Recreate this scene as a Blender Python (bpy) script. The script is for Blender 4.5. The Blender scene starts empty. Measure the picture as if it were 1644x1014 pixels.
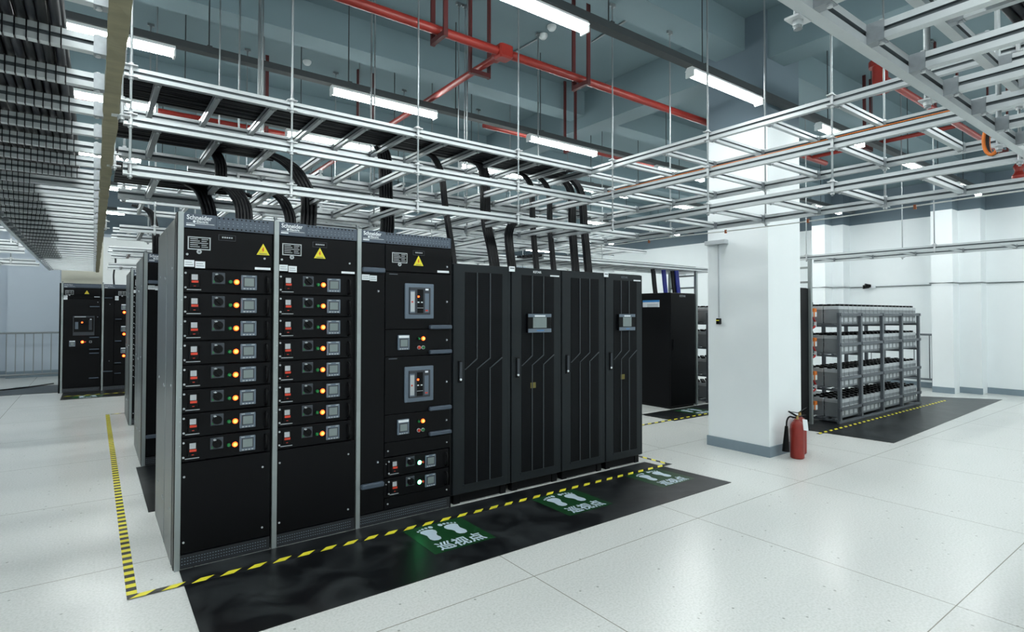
import bpy, math, random
from mathutils import Vector, Matrix
from math import sin, cos, pi, radians
random.seed(7)
S = bpy.context.scene
C = bpy.context.collection
# ------------------------------------------------------------------ camera
CAM = (0.0, 0.0, 1.568)
YAW, PITCH, ROLL = radians(36.616), radians(1.030), radians(0.097)
cd = bpy.data.cameras.new('camera'); cam = bpy.data.objects.new('camera', cd); C.objects.link(cam)
F = Vector((sin(YAW)*cos(PITCH), cos(YAW)*cos(PITCH), sin(PITCH)))
R0 = Vector((cos(YAW), -sin(YAW), 0)); U0 = R0.cross(F)
R = R0*cos(ROLL)+U0*sin(ROLL); U = -R0*sin(ROLL)+U0*cos(ROLL)
M = Matrix((R, U, -F)).transposed().to_4x4(); M.translation = Vector(CAM)
cam.matrix_world = M
cd.sensor_fit = 'HORIZONTAL'; cd.sensor_width = 36.0; cd.lens = 36.0*903.55/1644
cd.shift_y = -18.93/1644; cd.clip_start = 0.05; cd.clip_end = 100
S.camera = cam
# ------------------------------------------------------------------ world, exposure
w = bpy.data.worlds.new('world'); S.world = w; w.use_nodes = True
w.node_tree.nodes['Background'].inputs[0].default_value = (0.55, 0.65, 0.7, 1)
w.node_tree.nodes['Background'].inputs[1].default_value = 0.05
S.view_settings.view_transform = 'Standard'; S.view_settings.look = 'None'
S.view_settings.gamma = 1; S.view_settings.use_curve_mapping = False
S.view_settings.exposure = 0.0
LAMP_E = 62.0
# ------------------------------------------------------------------ materials
def srgb(c):
    return tuple(((v/255+0.055)/1.055)**2.4 if v > 10 else v/255/12.92 for v in c)
def mat(name, col, rough=0.5, metal=0.0, spec=0.5, var=0.06, scale=18.0, bump=0.0, emit=None, es=0.0, lin=False, stretch=None, coat=0.0):
    m = bpy.data.materials.new(name); m.use_nodes = True
    nt = m.node_tree; b = nt.nodes['Principled BSDF']
    c = col if lin else srgb(col)
    tc = nt.nodes.new('ShaderNodeTexCoord'); nz = nt.nodes.new('ShaderNodeTexNoise')
    nz.inputs['Scale'].default_value = scale; nz.inputs['Detail'].default_value = 4
    if stretch:
        mp = nt.nodes.new('ShaderNodeMapping'); mp.inputs['Scale'].default_value = stretch
        nt.links.new(tc.outputs['Object'], mp.inputs[0]); nt.links.new(mp.outputs[0], nz.inputs['Vector'])
    else: nt.links.new(tc.outputs['Object'], nz.inputs['Vector'])
    mx = nt.nodes.new('ShaderNodeMix'); mx.data_type = 'RGBA'
    mx.inputs[6].default_value = (*[max(0, v*(1-var)) for v in c], 1)
    mx.inputs[7].default_value = (*[min(1, v*(1+var)) for v in c], 1)
    nt.links.new(nz.outputs['Fac'], mx.inputs[0]); nt.links.new(mx.outputs[2], b.inputs['Base Color'])
    b.inputs['Roughness'].default_value = rough; b.inputs['Metallic'].default_value = metal
    b.inputs['Specular IOR Level'].default_value = spec; b.inputs['Coat Weight'].default_value = coat
    if bump:
        bp = nt.nodes.new('ShaderNodeBump'); bp.inputs['Strength'].default_value = bump; bp.inputs['Distance'].default_value = 0.002
        nt.links.new(nz.outputs['Fac'], bp.inputs['Height']); nt.links.new(bp.outputs[0], b.inputs['Normal'])
    if emit:
        b.inputs['Emission Color'].default_value = (*emit, 1); b.inputs['Emission Strength'].default_value = es
    return m
def floor_mat():
    m = bpy.data.materials.new('terrazzo'); m.use_nodes = True; nt = m.node_tree; N = nt.nodes; L = nt.links
    b = N['Principled BSDF']; geo = N.new('ShaderNodeNewGeometry')
    n1 = N.new('ShaderNodeTexNoise'); n1.inputs['Scale'].default_value = 1.3; n1.inputs['Detail'].default_value = 5
    v1 = N.new('ShaderNodeTexNoise'); v1.inputs['Scale'].default_value = 75; v1.inputs['Detail'].default_value = 5
    v2 = N.new('ShaderNodeTexVoronoi'); v2.inputs['Scale'].default_value = 17; v2.feature = 'F1'
    for n in (n1, v1, v2): L.new(geo.outputs['Position'], n.inputs['Vector'])
    def ramp(src, p0, c0, p1, c1):
        r = N.new('ShaderNodeValToRGB'); e = r.color_ramp.elements
        e[0].position = p0; e[0].color = (*c0, 1); e[1].position = p1; e[1].color = (*c1, 1); L.new(src, r.inputs[0]); return r.outputs[0]
    base = ramp(n1.outputs['Fac'], 0.2, (0.71, 0.73, 0.71), 0.8, (0.735, 0.75, 0.735))
    sp = ramp(v1.outputs['Fac'], 0.35, (0.86, 0.87, 0.86), 0.60, (1, 1, 1))
    ch = ramp(v2.outputs['Distance'], 0.09, (0.52, 0.54, 0.52), 0.16, (1, 1, 1))
    # only some voronoi cells carry a dark chip
    vc = N.new('ShaderNodeSeparateColor'); L.new(v2.outputs['Color'], vc.inputs[0])
    th = N.new('ShaderNodeMath'); th.operation = 'GREATER_THAN'; th.inputs[1].default_value = 0.86; L.new(vc.outputs[0], th.inputs[0])
    def mul(a, c, f=1.0):
        x = N.new('ShaderNodeMix'); x.data_type = 'RGBA'; x.blend_type = 'MULTIPLY'
        if isinstance(f, float): x.inputs[0].default_value = f
        else: L.new(f, x.inputs[0])
        L.new(a, x.inputs[6]); L.new(c, x.inputs[7]); return x.outputs[2]
    c = mul(base, sp); c = mul(c, ch, th.outputs[0])
    # slab joints
    sx = N.new('ShaderNodeSeparateXYZ'); L.new(geo.outputs['Position'], sx.inputs[0])
    def joint(o, off):
        a = N.new('ShaderNodeMath'); a.operation = 'SUBTRACT'; a.inputs[1].default_value = off-162.0; L.new(o, a.inputs[0])
        d = N.new('ShaderNodeMath'); d.operation = 'PINGPONG'; d.inputs[1].default_value = 0.81; L.new(a.outputs[0], d.inputs[0])
        t = N.new('ShaderNodeMath'); t.operation = 'LESS_THAN'; t.inputs[1].default_value = 0.0028; L.new(d.outputs[0], t.inputs[0]); return t.outputs[0]
    j = N.new('ShaderNodeMath'); j.operation = 'MAXIMUM'; L.new(joint(sx.outputs[0], 2.137), j.inputs[0]); L.new(joint(sx.outputs[1], 2.65), j.inputs[1])
    x = N.new('ShaderNodeMix'); x.data_type = 'RGBA'; L.new(j.outputs[0], x.inputs[0]); L.new(c, x.inputs[6]); x.inputs[7].default_value = (0.25, 0.24, 0.21, 1)
    L.new(x.outputs[2], b.inputs['Base Color'])
    rr = ramp(n1.outputs['Fac'], 0.1, (0.22,)*3, 0.9, (0.27,)*3); L.new(rr, b.inputs['Roughness'])
    b.inputs['Specular IOR Level'].default_value = 0.45
    return m
def mat_paint(name, low, high, zsplit):
    """wall paint: one colour below a painted line, another above it"""
    m = mat(name, low, 0.6, var=0.02, scale=3); nt = m.node_tree; b = nt.nodes['Principled BSDF']
    src = b.inputs['Base Color'].links[0].from_socket
    g = nt.nodes.new('ShaderNodeNewGeometry'); s = nt.nodes.new('ShaderNodeSeparateXYZ'); nt.links.new(g.outputs['Position'], s.inputs[0])
    t = nt.nodes.new('ShaderNodeMath'); t.operation = 'GREATER_THAN'; t.inputs[1].default_value = zsplit; nt.links.new(s.outputs[2], t.inputs[0])
    x = nt.nodes.new('ShaderNodeMix'); x.data_type = 'RGBA'; nt.links.new(t.outputs[0], x.inputs[0]); nt.links.new(src, x.inputs[6])
    x.inputs[7].default_value = (*srgb(high), 1); nt.links.new(x.outputs[2], b.inputs['Base Color']); return m
def mat_perf(name, col, hole, pitch=0.012, rough=0.45, r=0.3):
    """sheet metal perforated with a grid of small holes"""
    m = mat(name, col, rough, var=0.05, spec=0.12); nt = m.node_tree; b = nt.nodes['Principled BSDF']
    src = b.inputs['Base Color'].links[0].from_socket
    tc = nt.nodes.new('ShaderNodeTexCoord'); mp = nt.nodes.new('ShaderNodeVectorMath'); mp.operation = 'SCALE'; mp.inputs[3].default_value = 1/pitch
    fr = nt.nodes.new('ShaderNodeVectorMath'); fr.operation = 'FRACTION'; sp = nt.nodes.new('ShaderNodeSeparateXYZ'); cb = nt.nodes.new('ShaderNodeCombineXYZ')
    nt.links.new(tc.outputs['Object'], mp.inputs[0]); nt.links.new(mp.outputs[0], fr.inputs[0]); nt.links.new(fr.outputs[0], sp.inputs[0])
    nt.links.new(sp.outputs[0], cb.inputs[0]); nt.links.new(sp.outputs[2], cb.inputs[1])
    ds = nt.nodes.new('ShaderNodeVectorMath'); ds.operation = 'DISTANCE'; ds.inputs[1].default_value = (0.5, 0.5, 0); nt.links.new(cb.outputs[0], ds.inputs[0])
    t = nt.nodes.new('ShaderNodeMath'); t.operation = 'LESS_THAN'; t.inputs[1].default_value = r; nt.links.new(ds.outputs['Value'], t.inputs[0])
    x = nt.nodes.new('ShaderNodeMix'); x.data_type = 'RGBA'; nt.links.new(t.outputs[0], x.inputs[0]); nt.links.new(src, x.inputs[6])
    x.inputs[7].default_value = (*srgb(hole), 1); nt.links.new(x.outputs[2], b.inputs['Base Color']); return m
TEAL = (106, 126, 133)
m_floor = floor_mat()
m_wall = mat_paint('white wall paint', (232, 238, 240), (96, 112, 122), 3.69)
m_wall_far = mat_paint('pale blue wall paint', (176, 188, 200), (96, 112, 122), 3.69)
m_bright = mat('bright white far wall', (235, 240, 240), 0.5, var=0.02)
m_ceil = mat('grey green ceiling paint', TEAL, 0.8, var=0.05, scale=2)
m_base = mat('blue grey baseboard paint', (124, 140, 150), 0.5)
m_beige = mat('beige painted board', (196, 196, 180), 0.6)
m_alu = mat('anodised aluminium', (186, 192, 194), 0.34, 0.45, var=0.05, scale=30, stretch=(1, 1, 1))
m_aluw = mat('bright aluminium bracket', (196, 200, 202), 0.35, 0.5)
m_brk = mat('cast aluminium bracket', (140, 146, 150), 0.3, 0.6, var=0.15, scale=60)
m_groove = mat('grey rail groove', (84, 92, 96), 0.5, 0.4)
m_rod = mat('galvanised steel rod', (140, 146, 148), 0.4, 0.7)
m_steel = mat('grey painted steel', (96, 102, 108), 0.45, 0.3)
m_strip = mat('aluminium corner strip', (150, 158, 158), 0.4, 0.55, stretch=(40, 40, 1))
m_side = mat('brushed grey side panel', (96, 101, 99), 0.34, 0.75, var=0.12, scale=6, stretch=(1, 14, 0.5))
m_black = mat('black powder coat', (8, 9, 12), 0.42, var=0.15, spec=0.13, scale=120, bump=0.04)
m_blk2 = mat('black plastic', (7, 8, 10), 0.35, spec=0.15)
m_ups = mat('charcoal powder coat', (31, 36, 39), 0.5, var=0.06, spec=0.18)
m_ridge = mat('charcoal ridge paint', (58, 65, 69), 0.45, spec=0.4)
m_upsm = mat_perf('charcoal perforated mesh', (17, 20, 24), (3, 4, 5), 0.008, 0.6, 0.38)
m_head = mat('slate header panel', (66, 78, 92), 0.45)
m_sldot = mat('pale slate dots', (120, 134, 146), 0.45)  # paler slate for the rows of dots on headers and plinths
m_plinth_s = mat('dark slate plinth', (27, 31, 36), 0.5)
m_slate = mat('slate plastic frame', (92, 106, 120), 0.4)
m_slate2 = mat('dark slate plastic', (42, 48, 56), 0.4)
m_knobp = mat('knob plate slate', (58, 66, 74), 0.4)
m_lightg = mat('light grey plastic', (176, 182, 186), 0.4)
m_white = mat('white label', (226, 232, 236), 0.5, var=0.02)
m_ink = mat('grey label ink', (90, 96, 104), 0.6)
m_red = mat('red plastic', (206, 58, 32), 0.35)
m_scr = mat('lcd glass', (122, 134, 134), 0.2)
m_yel = mat('yellow warning label', (226, 214, 40), 0.45)
m_ylw = mat('yellow tape', (236, 226, 60), 0.5, var=0.04)
m_blkt = mat('black tape', (22, 24, 26), 0.45)
m_pipe = mat('red pipe paint', (132, 34, 25), 0.42, var=0.1)
m_brown = mat('dark red steel', (74, 24, 24), 0.5)
m_mat = mat('black rubber mat', (15, 18, 21), 0.33, var=0.75, scale=2.6, spec=0.4, bump=0.1)
def smudge(m, lo, hi):
    nt = m.node_tree; mx = [n for n in nt.nodes if n.type == 'MIX'][0]; nz = [n for n in nt.nodes if n.type == 'TEX_NOISE'][0]
    nz.inputs['Detail'].default_value = 7; nz.inputs['Distortion'].default_value = 1.2
    mr = nt.nodes.new('ShaderNodeMapRange'); mr.inputs[1].default_value = .42; mr.inputs[2].default_value = .72
    nt.links.new(nz.outputs['Fac'], mr.inputs[0]); nt.links.new(mr.outputs[0], mx.inputs[0])
    mx.inputs[6].default_value = (*srgb(lo), 1); mx.inputs[7].default_value = (*srgb(hi), 1)
smudge(m_mat, (13, 16, 19), (54, 58, 60))
m_green = mat('green floor sticker', (22, 68, 36), 0.3, var=0.12)
m_foot = mat('pale blue print', (196, 214, 228), 0.5, var=0.02)
m_cable = mat('black cable jacket', (14, 15, 19), 0.4, var=0.2, spec=0.3)
m_cable2 = mat('dark navy cable jacket', (24, 26, 34), 0.38, var=0.2, spec=0.4)
m_blue = mat('blue cable jacket', (36, 48, 140), 0.45)
m_redc = mat('red cable jacket', (176, 36, 34), 0.45)
m_orange = mat('orange plastic', (222, 120, 40), 0.45)
m_duct = mat('dark channel paint', (52, 58, 60), 0.5, 0.2)
m_bat = mat('grey battery case', (124, 130, 134), 0.5)
m_batl = mat('pale battery lid', (176, 182, 186), 0.5)
m_lamph = mat('white lamp housing', (222, 228, 228), 0.4)
m_tube = mat('glowing tube', (255, 255, 255), 0.4, emit=(0.955, 1.0, 0.985), es=LAMP_E)
m_lr = mat('glowing red indicator', (255, 60, 20), 0.4, emit=(1.0, 0.09, 0.012), es=5.0)
m_lc = mat('glowing orange indicator core', (255, 150, 60), 0.4, emit=(1.0, 0.30, 0.05), es=4.5)
m_lg = mat('glowing green indicator', (120, 255, 170), 0.4, emit=(0.12, 1.0, 0.35), es=12.0)
m_brass = mat('brass valve', (176, 150, 92), 0.35, 0.6)
m_gb = mat('green push button', (22, 120, 60), 0.35)
m_wood = mat('stained beige rail coating', (126, 121, 98), 0.75, var=0.35, scale=9, stretch=(1, 3, 1), bump=0.3)
m_rust = mat('rusty clip', (150, 84, 50), 0.6)
m_wire = mat('white cable jacket', (205, 208, 205), 0.5)
m_bluel = mat('blue print', (40, 130, 200), 0.5)
# ------------------------------------------------------------------ mesh builder
class MB:
    def __init__(s): s.v = []; s.f = []; s.m = []; s.mats = []; s.sm = []
    def mi(s, m):
        if m not in s.mats: s.mats.append(m)
        return s.mats.index(m)
    def add(s, vs, fs, m, smooth=False):
        o = len(s.v); s.v += [tuple(q) for q in vs]; k = s.mi(m)
        for f in fs: s.f.append(tuple(i+o for i in f)); s.m.append(k); s.sm.append(smooth)
        return s
    def box(s, x0, x1, y0, y1, z0, z1, m):
        vs = [(x, y, z) for z in (z0, z1) for y in (y0, y1) for x in (x0, x1)]
        return s.add(vs, [(0, 2, 3, 1), (4, 5, 7, 6), (0, 1, 5, 4), (2, 6, 7, 3), (0, 4, 6, 2), (1, 3, 7, 5)], m)
    def bbox(s, x0, x1, y0, y1, z0, z1, m, b=0.004):
        """box with bevelled vertical and horizontal edges: three stacked chamfer rings"""
        def ring(i, z): return [(x0+i, y0+b, z), (x0+b, y0+i, z), (x1-b, y0+i, z), (x1-i, y0+b, z), (x1-i, y1-b, z), (x1-b, y1-i, z), (x0+b, y1-i, z), (x0+i, y1-b, z)]
        def ringi(z): return [(x0+b, y0+2*b, z), (x0+2*b, y0+b, z), (x1-2*b, y0+b, z), (x1-b, y0+2*b, z), (x1-b, y1-2*b, z), (x1-2*b, y1-b, z), (x0+2*b, y1-b, z), (x0+b, y1-2*b, z)]
        vs = ringi(z0)+ring(0, z0+b)+ring(0, z1-b)+ringi(z1)
        fs = [tuple(reversed(range(8))), tuple(range(24, 32))]
        for k in range(3):
            for i in range(8): j = (i+1) % 8; fs.append((k*8+i, k*8+j, k*8+8+j, k*8+8+i))
        return s.add(vs, fs, m)
    def cyl(s, p0, p1, r, m, n=12, r1=None, cap=True, smooth=True):
        p0 = Vector(p0); p1 = Vector(p1); r1 = r if r1 is None else r1
        d = (p1-p0).normalized(); a = Vector((0, 0, 1)) if abs(d.z) < .9 else Vector((1, 0, 0))
        u = d.cross(a).normalized(); v = d.cross(u)
        vs = [p0+(u*cos(2*pi*i/n)+v*sin(2*pi*i/n))*r for i in range(n)]+[p1+(u*cos(2*pi*i/n)+v*sin(2*pi*i/n))*r1 for i in range(n)]
        s.add(vs, [(i, i+n, (i+1) % n+n, (i+1) % n) for i in range(n)], m, smooth)
        if cap: s.add(vs, [tuple(range(n)), tuple(range(2*n-1, n-1, -1))], m)
        return s
    def tube(s, pts, r, m, n=8):
        pts = [Vector(p) for p in pts]; rings = []; u = None
        for i, p in enumerate(pts):
            d = (pts[min(i+1, len(pts)-1)]-pts[max(i-1, 0)]).normalized()
            if u is None: u = d.cross(Vector((0, 0, 1)) if abs(d.z) < .9 else Vector((1, 0, 0))).normalized()
            u = (u-d*u.dot(d)).normalized(); v = d.cross(u); rr = r[i] if isinstance(r, (list, tuple)) else r
            rings += [p+(u*cos(2*pi*k/n)+v*sin(2*pi*k/n))*rr for k in range(n)]
        fs = [(j*n+k, j*n+(k+1) % n, (j+1)*n+(k+1) % n, (j+1)*n+k) for j in range(len(pts)-1) for k in range(n)]
        s.add(rings, fs, m, True); e = (len(pts)-1)*n
        return s.add(rings, [tuple(reversed(range(n))), tuple(range(e, e+n))], m)
    def lathe(s, prof, m, c=(0, 0, 0), n=20):
        vs = [(c[0]+r*cos(2*pi*k/n), c[1]+r*sin(2*pi*k/n), c[2]+z) for r, z in prof for k in range(n)]
        fs = [(j*n+k, j*n+(k+1) % n, (j+1)*n+(k+1) % n, (j+1)*n+k) for j in range(len(prof)-1) for k in range(n)]
        s.add(vs, fs, m, True); e = (len(prof)-1)*n
        return s.add(vs, [tuple(reversed(range(n))), tuple(range(e, e+n))], m)
    def plate(s, pts, y0, y1, m):
        """polygon given as (x, z) points, extruded from y0 (front) to y1"""
        n = len(pts); vs = [(x, y0, z) for x, z in pts]+[(x, y1, z) for x, z in pts]
        return s.add(vs, [tuple(range(n)), tuple(range(2*n-1, n-1, -1))]+[(i, i+n, (i+1) % n+n, (i+1) % n) for i in range(n)], m)
    def slab(s, pts, z0, z1, m):
        n = len(pts); vs = [(x, y, z0) for x, y in pts]+[(x, y, z1) for x, y in pts]
        return s.add(vs, [tuple(reversed(range(n))), tuple(range(n, 2*n))]+[(i, (i+1) % n, (i+1) % n+n, i+n) for i in range(n)], m)
    def profile(s, prof, axis, a0, a1, m, dark=None, darkidx=()):
        """(h, v) section swept along axis x or y"""
        n = len(prof)
        P = (lambda h, v, a: (a, h, v)) if axis == 'x' else (lambda h, v, a: (h, a, v))
        vs = [P(h, v, a0) for h, v in prof]+[P(h, v, a1) for h, v in prof]
        s.add(vs, [tuple(range(n)), tuple(range(2*n-1, n-1, -1))], m)
        for i in range(n):
            s.add(vs, [(i, (i+1) % n, (i+1) % n+n, i+n)], dark if (dark and i in darkidx) else m)
        return s
    def build(s, name, parent=None, loc=None, rot=None):
        me = bpy.data.meshes.new(name); me.from_pydata(s.v, [], s.f)
        for m in s.mats: me.materials.append(m)
        me.polygons.foreach_set('material_index', s.m); me.polygons.foreach_set('use_smooth', s.sm)
        me.update()
        o = bpy.data.objects.new(name, me); C.objects.link(o)
        if parent: o.parent = parent
        if loc: o.location = loc
        if rot: o.rotation_euler = rot
        return o
def tag(o, label=None, cat=None, group=None, kind=None):
    if label: o['label'] = label
    if cat: o['category'] = cat
    if group: o['group'] = group
    if kind: o['kind'] = kind
    return o
def empty(name, loc, label, cat, group=None, rz=0):
    o = bpy.data.objects.new(name, None); o.empty_display_size = 0.1; C.objects.link(o); o.location = loc; o.rotation_euler = (0, 0, rz)
    return tag(o, label, cat, group)
def struct(mb, name): o = mb.build(name); o['kind'] = 'structure'; return o
KIDS = {}
def copy_tree(o, parent=None, all_objs=None):
    c = o.copy(); C.objects.link(c)
    if parent: c.parent = parent
    for ch in list(o.children): copy_tree(ch, c)
    return c
def text_mesh(name, body, size, m, parent, loc, rot=(pi/2, 0, 0), ext=0.0006, sx=1.0, align='LEFT', bold=0.0):
    cu = bpy.data.curves.new(name, 'FONT'); cu.body = body; cu.size = size; cu.extrude = ext; cu.align_x = align; cu.offset = bold; cu.resolution_u = 3
    t = bpy.data.objects.new('tmp', cu); C.objects.link(t)
    me = bpy.data.meshes.new_from_object(t.evaluated_get(bpy.context.evaluated_depsgraph_get()))
    bpy.data.objects.remove(t); me.materials.clear(); me.materials.append(m)
    o = bpy.data.objects.new(name, me); C.objects.link(o); o.parent = parent; o.location = loc; o.rotation_euler = rot; o.scale = (sx, 1, 1)
    return o
ORD = ['first', 'second', 'third', 'fourth', 'fifth', 'sixth', 'seventh', 'eighth', 'ninth', 'tenth', 'eleventh', 'twelfth', 'thirteenth', 'fourteenth', 'fifteenth', 'sixteenth', 'seventeenth', 'eighteenth', 'nineteenth', 'twentieth']
# ------------------------------------------------------------------ the room
XW, XE, YN, YF, ZC = -7.0, 14.45, -5.5, 18.5, 4.98
struct(MB().box(XW, XE, YN, YF, -0.2, 0, m_floor), 'floor')
struct(MB().box(XW-.3, XE+.3, YN-.3, YF+.3, ZC, ZC+.2, m_ceil), 'ceiling')
struct(MB().box(XE, XE+.3, YN, YF, 0, ZC, m_wall), 'wall_right')
struct(MB().box(XW-.3, XW, YN, YF, 0, ZC, m_wall_far), 'wall_left')
struct(MB().box(XW, XE, YN-.3, YN, 0, ZC, m_wall), 'wall_near')
struct(MB().box(XW, XE, YF, YF+.3, 0, ZC, m_wall_far), 'wall_far')
# pilasters on the right and far wall
struct(MB().box(13.75, XE, 3.76, 4.12, 0, ZC, m_wall), 'trim_1')
struct(MB().box(14.1, XE, 3.40, 3.76, 0, ZC, m_wall), 'trim_2')
struct(MB().box(13.75, XE, 6.2, 6.5, 0, ZC, m_wall), 'trim_3')
struct(MB().box(14.1, XE, 5.95, 6.2, 0, ZC, m_wall), 'trim_4')
struct(MB().box(-1.68, -.69, 18.2, YF, 0, ZC, m_wall_far), 'trim_5')
struct(MB().box(.16, 13.7, 18.40, YF, .16, 3.6, m_bright), 'wall_far_bright_panel')  # whiter panel added over the wall to make this stretch brighter
# beams
n = 6
for y0, y1 in ((.9, 1.28), (3.56, 3.94), (6.22, 6.54), (8.9, 9.22), (11.5, 11.85), (14.2, 14.5), (16.9, 17.2), (-1.76, -1.4)):
    struct(MB().box(XW, XE, y0, y1, 4.61, ZC, m_ceil), 'trim_%d' % n); n += 1
for x0, x1 in ((6.0, 6.35), (-2.3, -1.95), (13.9, XE)):
    struct(MB().box(x0, x1, YN, YF, 4.43, ZC-.002, m_ceil), 'trim_%d' % n); n += 1
# white pillar with grey upper part
struct(MB().box(5.98, 6.69, 3.3, 4.06, 0, ZC-.004, m_wall), 'wall_pillar')
struct(MB().box(5.965, 6.705, 3.285, 4.075, 0, 0.115, m_base), 'baseboard_pillar')
struct(MB().box(-.55, .15, 15.0, 15.7, 0, ZC-.004, mat_paint('beige pillar paint', (196, 196, 182), (96, 112, 122), 3.69)), 'wall_rear_pillar')
b = MB()
for y0, y1, x in ((YN, 3.40, XE), (3.40, 3.76, 14.1), (3.76, 4.12, 13.75), (4.12, 5.95, XE), (5.95, 6.2, 14.1), (6.2, 6.5, 13.75), (6.5, YF, XE)):
    b.box(x-.012, x, y0-.012, y1, 0, .12, m_base)
struct(b, 'baseboard_right')
b = MB().box(XW, -1.68, YF-.012, YF, 0, .16, m_base); b.box(-1.69, -.68, 18.188, 18.2, 0, .16, m_base); b.box(-.69, XE-.1, YF-.012, YF, 0, .16, m_base)
struct(b, 'baseboard_far')
# ------------------------------------------------------------------ ceiling lights on dark rails
lamp_x = [-5.18, -2.62, -.06, 2.50, 5.04, 7.55, 10.1, 12.6]
rows = [(-3.9, 'behind the camera'), (-1.5, 'behind the camera'), (.75, 'above the camera'), (3.2, 'nearest'), (5.63, 'second'), (7.3, 'third'), (9.9, 'fourth'), (12.4, 'fifth'), (15.4, 'rearmost')]
lp = None
def make_lamp(loc):
    r = empty('tube_light', loc, 'x', 'ceiling light')
    MB().profile([(-.028, 0), (.028, 0), (.052, -.035), (.036, -.047), (-.036, -.047), (-.052, -.035)], 'x', -.6, .6, m_lamph).build('housing', r)
    b = MB()
    pr = [(-.044, -.046)]+[(-.044*cos(a), -.048-.044*sin(a)) for a in [pi*i/8 for i in range(1, 8)]]+[(.044, -.046)]
    b.profile(pr, 'x', -.585, .585, m_tube); b.build('tube', r)
    for sx in (-1, 1):
        e = MB().box(min(sx*.585, sx*.6), max(sx*.585, sx*.6), -.046, .046, -.096, -.045, m_lamph).build('end_cap', r)
    return r
LZ = 3.88
for ri, (y, nm) in enumerate(rows):
    for xi, x in enumerate(lamp_x):
        loc = (x, y, LZ)
        if lp is None: lp = o = make_lamp(loc)
        else: o = copy_tree(lp); o.location = loc
        if ri < 3:
            tag(o, 'white tube light above or behind the camera, outside the picture', None, 'tube lights outside the picture')
        else:
            tag(o, 'glowing white tube light, %s from the left on the %s dark lighting rail' % (ORD[xi], nm), None, 'tube lights under the dark rails')
    rl = empty('lighting_rail', (0, y, LZ), ('dark steel lighting rail over the camera\'s side, outside the picture' if ri < 3 else 'dark steel channel rail carrying the %s row of tube lights' % nm), 'lighting rail', 'lighting rails')
    MB().profile([(-.045, .003), (.045, .003), (.045, .062), (.038, .062), (.038, .012), (-.038, .012), (-.038, .062), (-.045, .062)], 'x', XW+.1, XE-.6, m_duct).build('channel', rl)
    for xh in [-5.6+1.28*i for i in range(15)]:
        if 5.9 < xh < 6.4: continue
        hb = MB().cyl((xh, 0, .06), (xh, 0, ZC-LZ-.002), .006, m_duct, 6); hb.box(xh-.02, xh+.02, -.05, .05, .06, .07, m_duct); hb.build('hanger', rl)
# ------------------------------------------------------------------ cable trays
RP = [(-.018, -.032), (.018, -.032), (.018, -.007), (.008, -.004), (.008, .006), (.018, .009), (.018, .032), (-.018, .032), (-.018, .009), (-.008, .006), (-.008, -.004), (-.018, -.007)]
def rprof(h, z, s=1.0): return [(h+a*s, z+b*s) for a, b in RP]
DK = (2, 3, 4, 8, 9, 10)
def tray(axis, a0, a1, h0, h1, z, label, rungs, group=None, rail_mats=(None, None), det=True, name='cable_tray'):
    """ladder tray: two side rails along axis at h0/h1, rungs across"""
    root = empty(name, ((a0, h0, z) if axis == 'x' else (h0, a0, z)), label, 'cable tray', group)
    W_, L_ = h1-h0, a1-a0
    for i, h in enumerate((0, W_)):
        mm = rail_mats[i] or m_alu
        if mm is m_alu: MB().profile(rprof(h, 0), axis, 0, L_, mm, m_groove, DK).build('side_rail', root)
        else:
            n_ = int(L_/.12); rnd = random.Random(4); q = MB(); P = []
            for j in range(n_+1):
                a_ = rnd.uniform(-.004, .004); c_ = rnd.uniform(-.003, .003)
                P += [(h-.032+a_, L_*j/n_, -.036+c_), (h+.022-a_, L_*j/n_, -.036-c_), (h+.022-a_, L_*j/n_, .034), (h-.032+a_, L_*j/n_, .034)]
            q.add(P, [(j*4+k_, j*4+4+k_, j*4+4+(k_+1) % 4, j*4+(k_+1) % 4) for j in range(n_) for k_ in range(4)]+[(0, 1, 2, 3), tuple(range(4*n_+3, 4*n_-1, -1))], mm)
            q.build('side_rail', root)
    proto = None
    other = 'y' if axis == 'x' else 'x'
    for a in rungs:
        p = a-a0
        if proto is None:
            b = MB().profile(rprof(0, 0, .86), other, .016, W_-.016, m_alu, m_groove, DK)
            if det:
                for e, sgn in ((.016, 1), (W_-.016, -1)):
                    q = sorted((e, e+sgn*.05))
                    if other == 'y': b.box(-.019, .019, q[0], q[1], -.031, .031, m_brk)
                    else: b.box(q[0], q[1], -.019, .019, -.031, .031, m_brk)
                    cp = (e+sgn*.038)
                    pp = (0, cp, .028) if other == 'y' else (cp, 0, .028)
                    b.cyl((pp[0], pp[1], -.038), (pp[0], pp[1], .038), .008, m_aluw, 8)
            proto = o = b.build('rung', root)
        else:
            o = proto.copy(); C.objects.link(o); o.parent = root
        o.location = (p, 0, 0) if axis == 'x' else (0, p, 0)
    return root
def fr(a, b, st):
    r = []
    while a < b: r.append(round(a, 4)); a += st
    return r
T = (3.035, 2.740, 2.440)
TN = ('top', 'middle', 'bottom')
for i, z in enumerate(T):
    tray('x', .13, 4.07, 4.12, 4.95, z, 'aluminium ladder cable tray running right above the front cabinets, %s of three tiers' % TN[i], fr(.31, 4.0, .345), 'three tier trays above the front cabinets')
    tray('y', -.4, 4.95, 4.07, 4.90, z, 'aluminium ladder cable tray crossing the aisle before the pillar, %s of three tiers' % TN[i], fr(-.2, 4.9, .49), 'three tier trays crossing the aisle')
tray('y', .3, 14.6, -.72, .055, 2.465, 'long aluminium cable tray overhead at the left edge, right rail coated beige', fr(.50, 14.5, .367), None, (None, m_wood))
tray('x', .9, 4.04, -.1, .755, 2.44, 'near aluminium cable tray crossing the upper right corner, lower tier', fr(1.25, 4.0, .345), 'near trays in the upper right corner')
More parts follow.
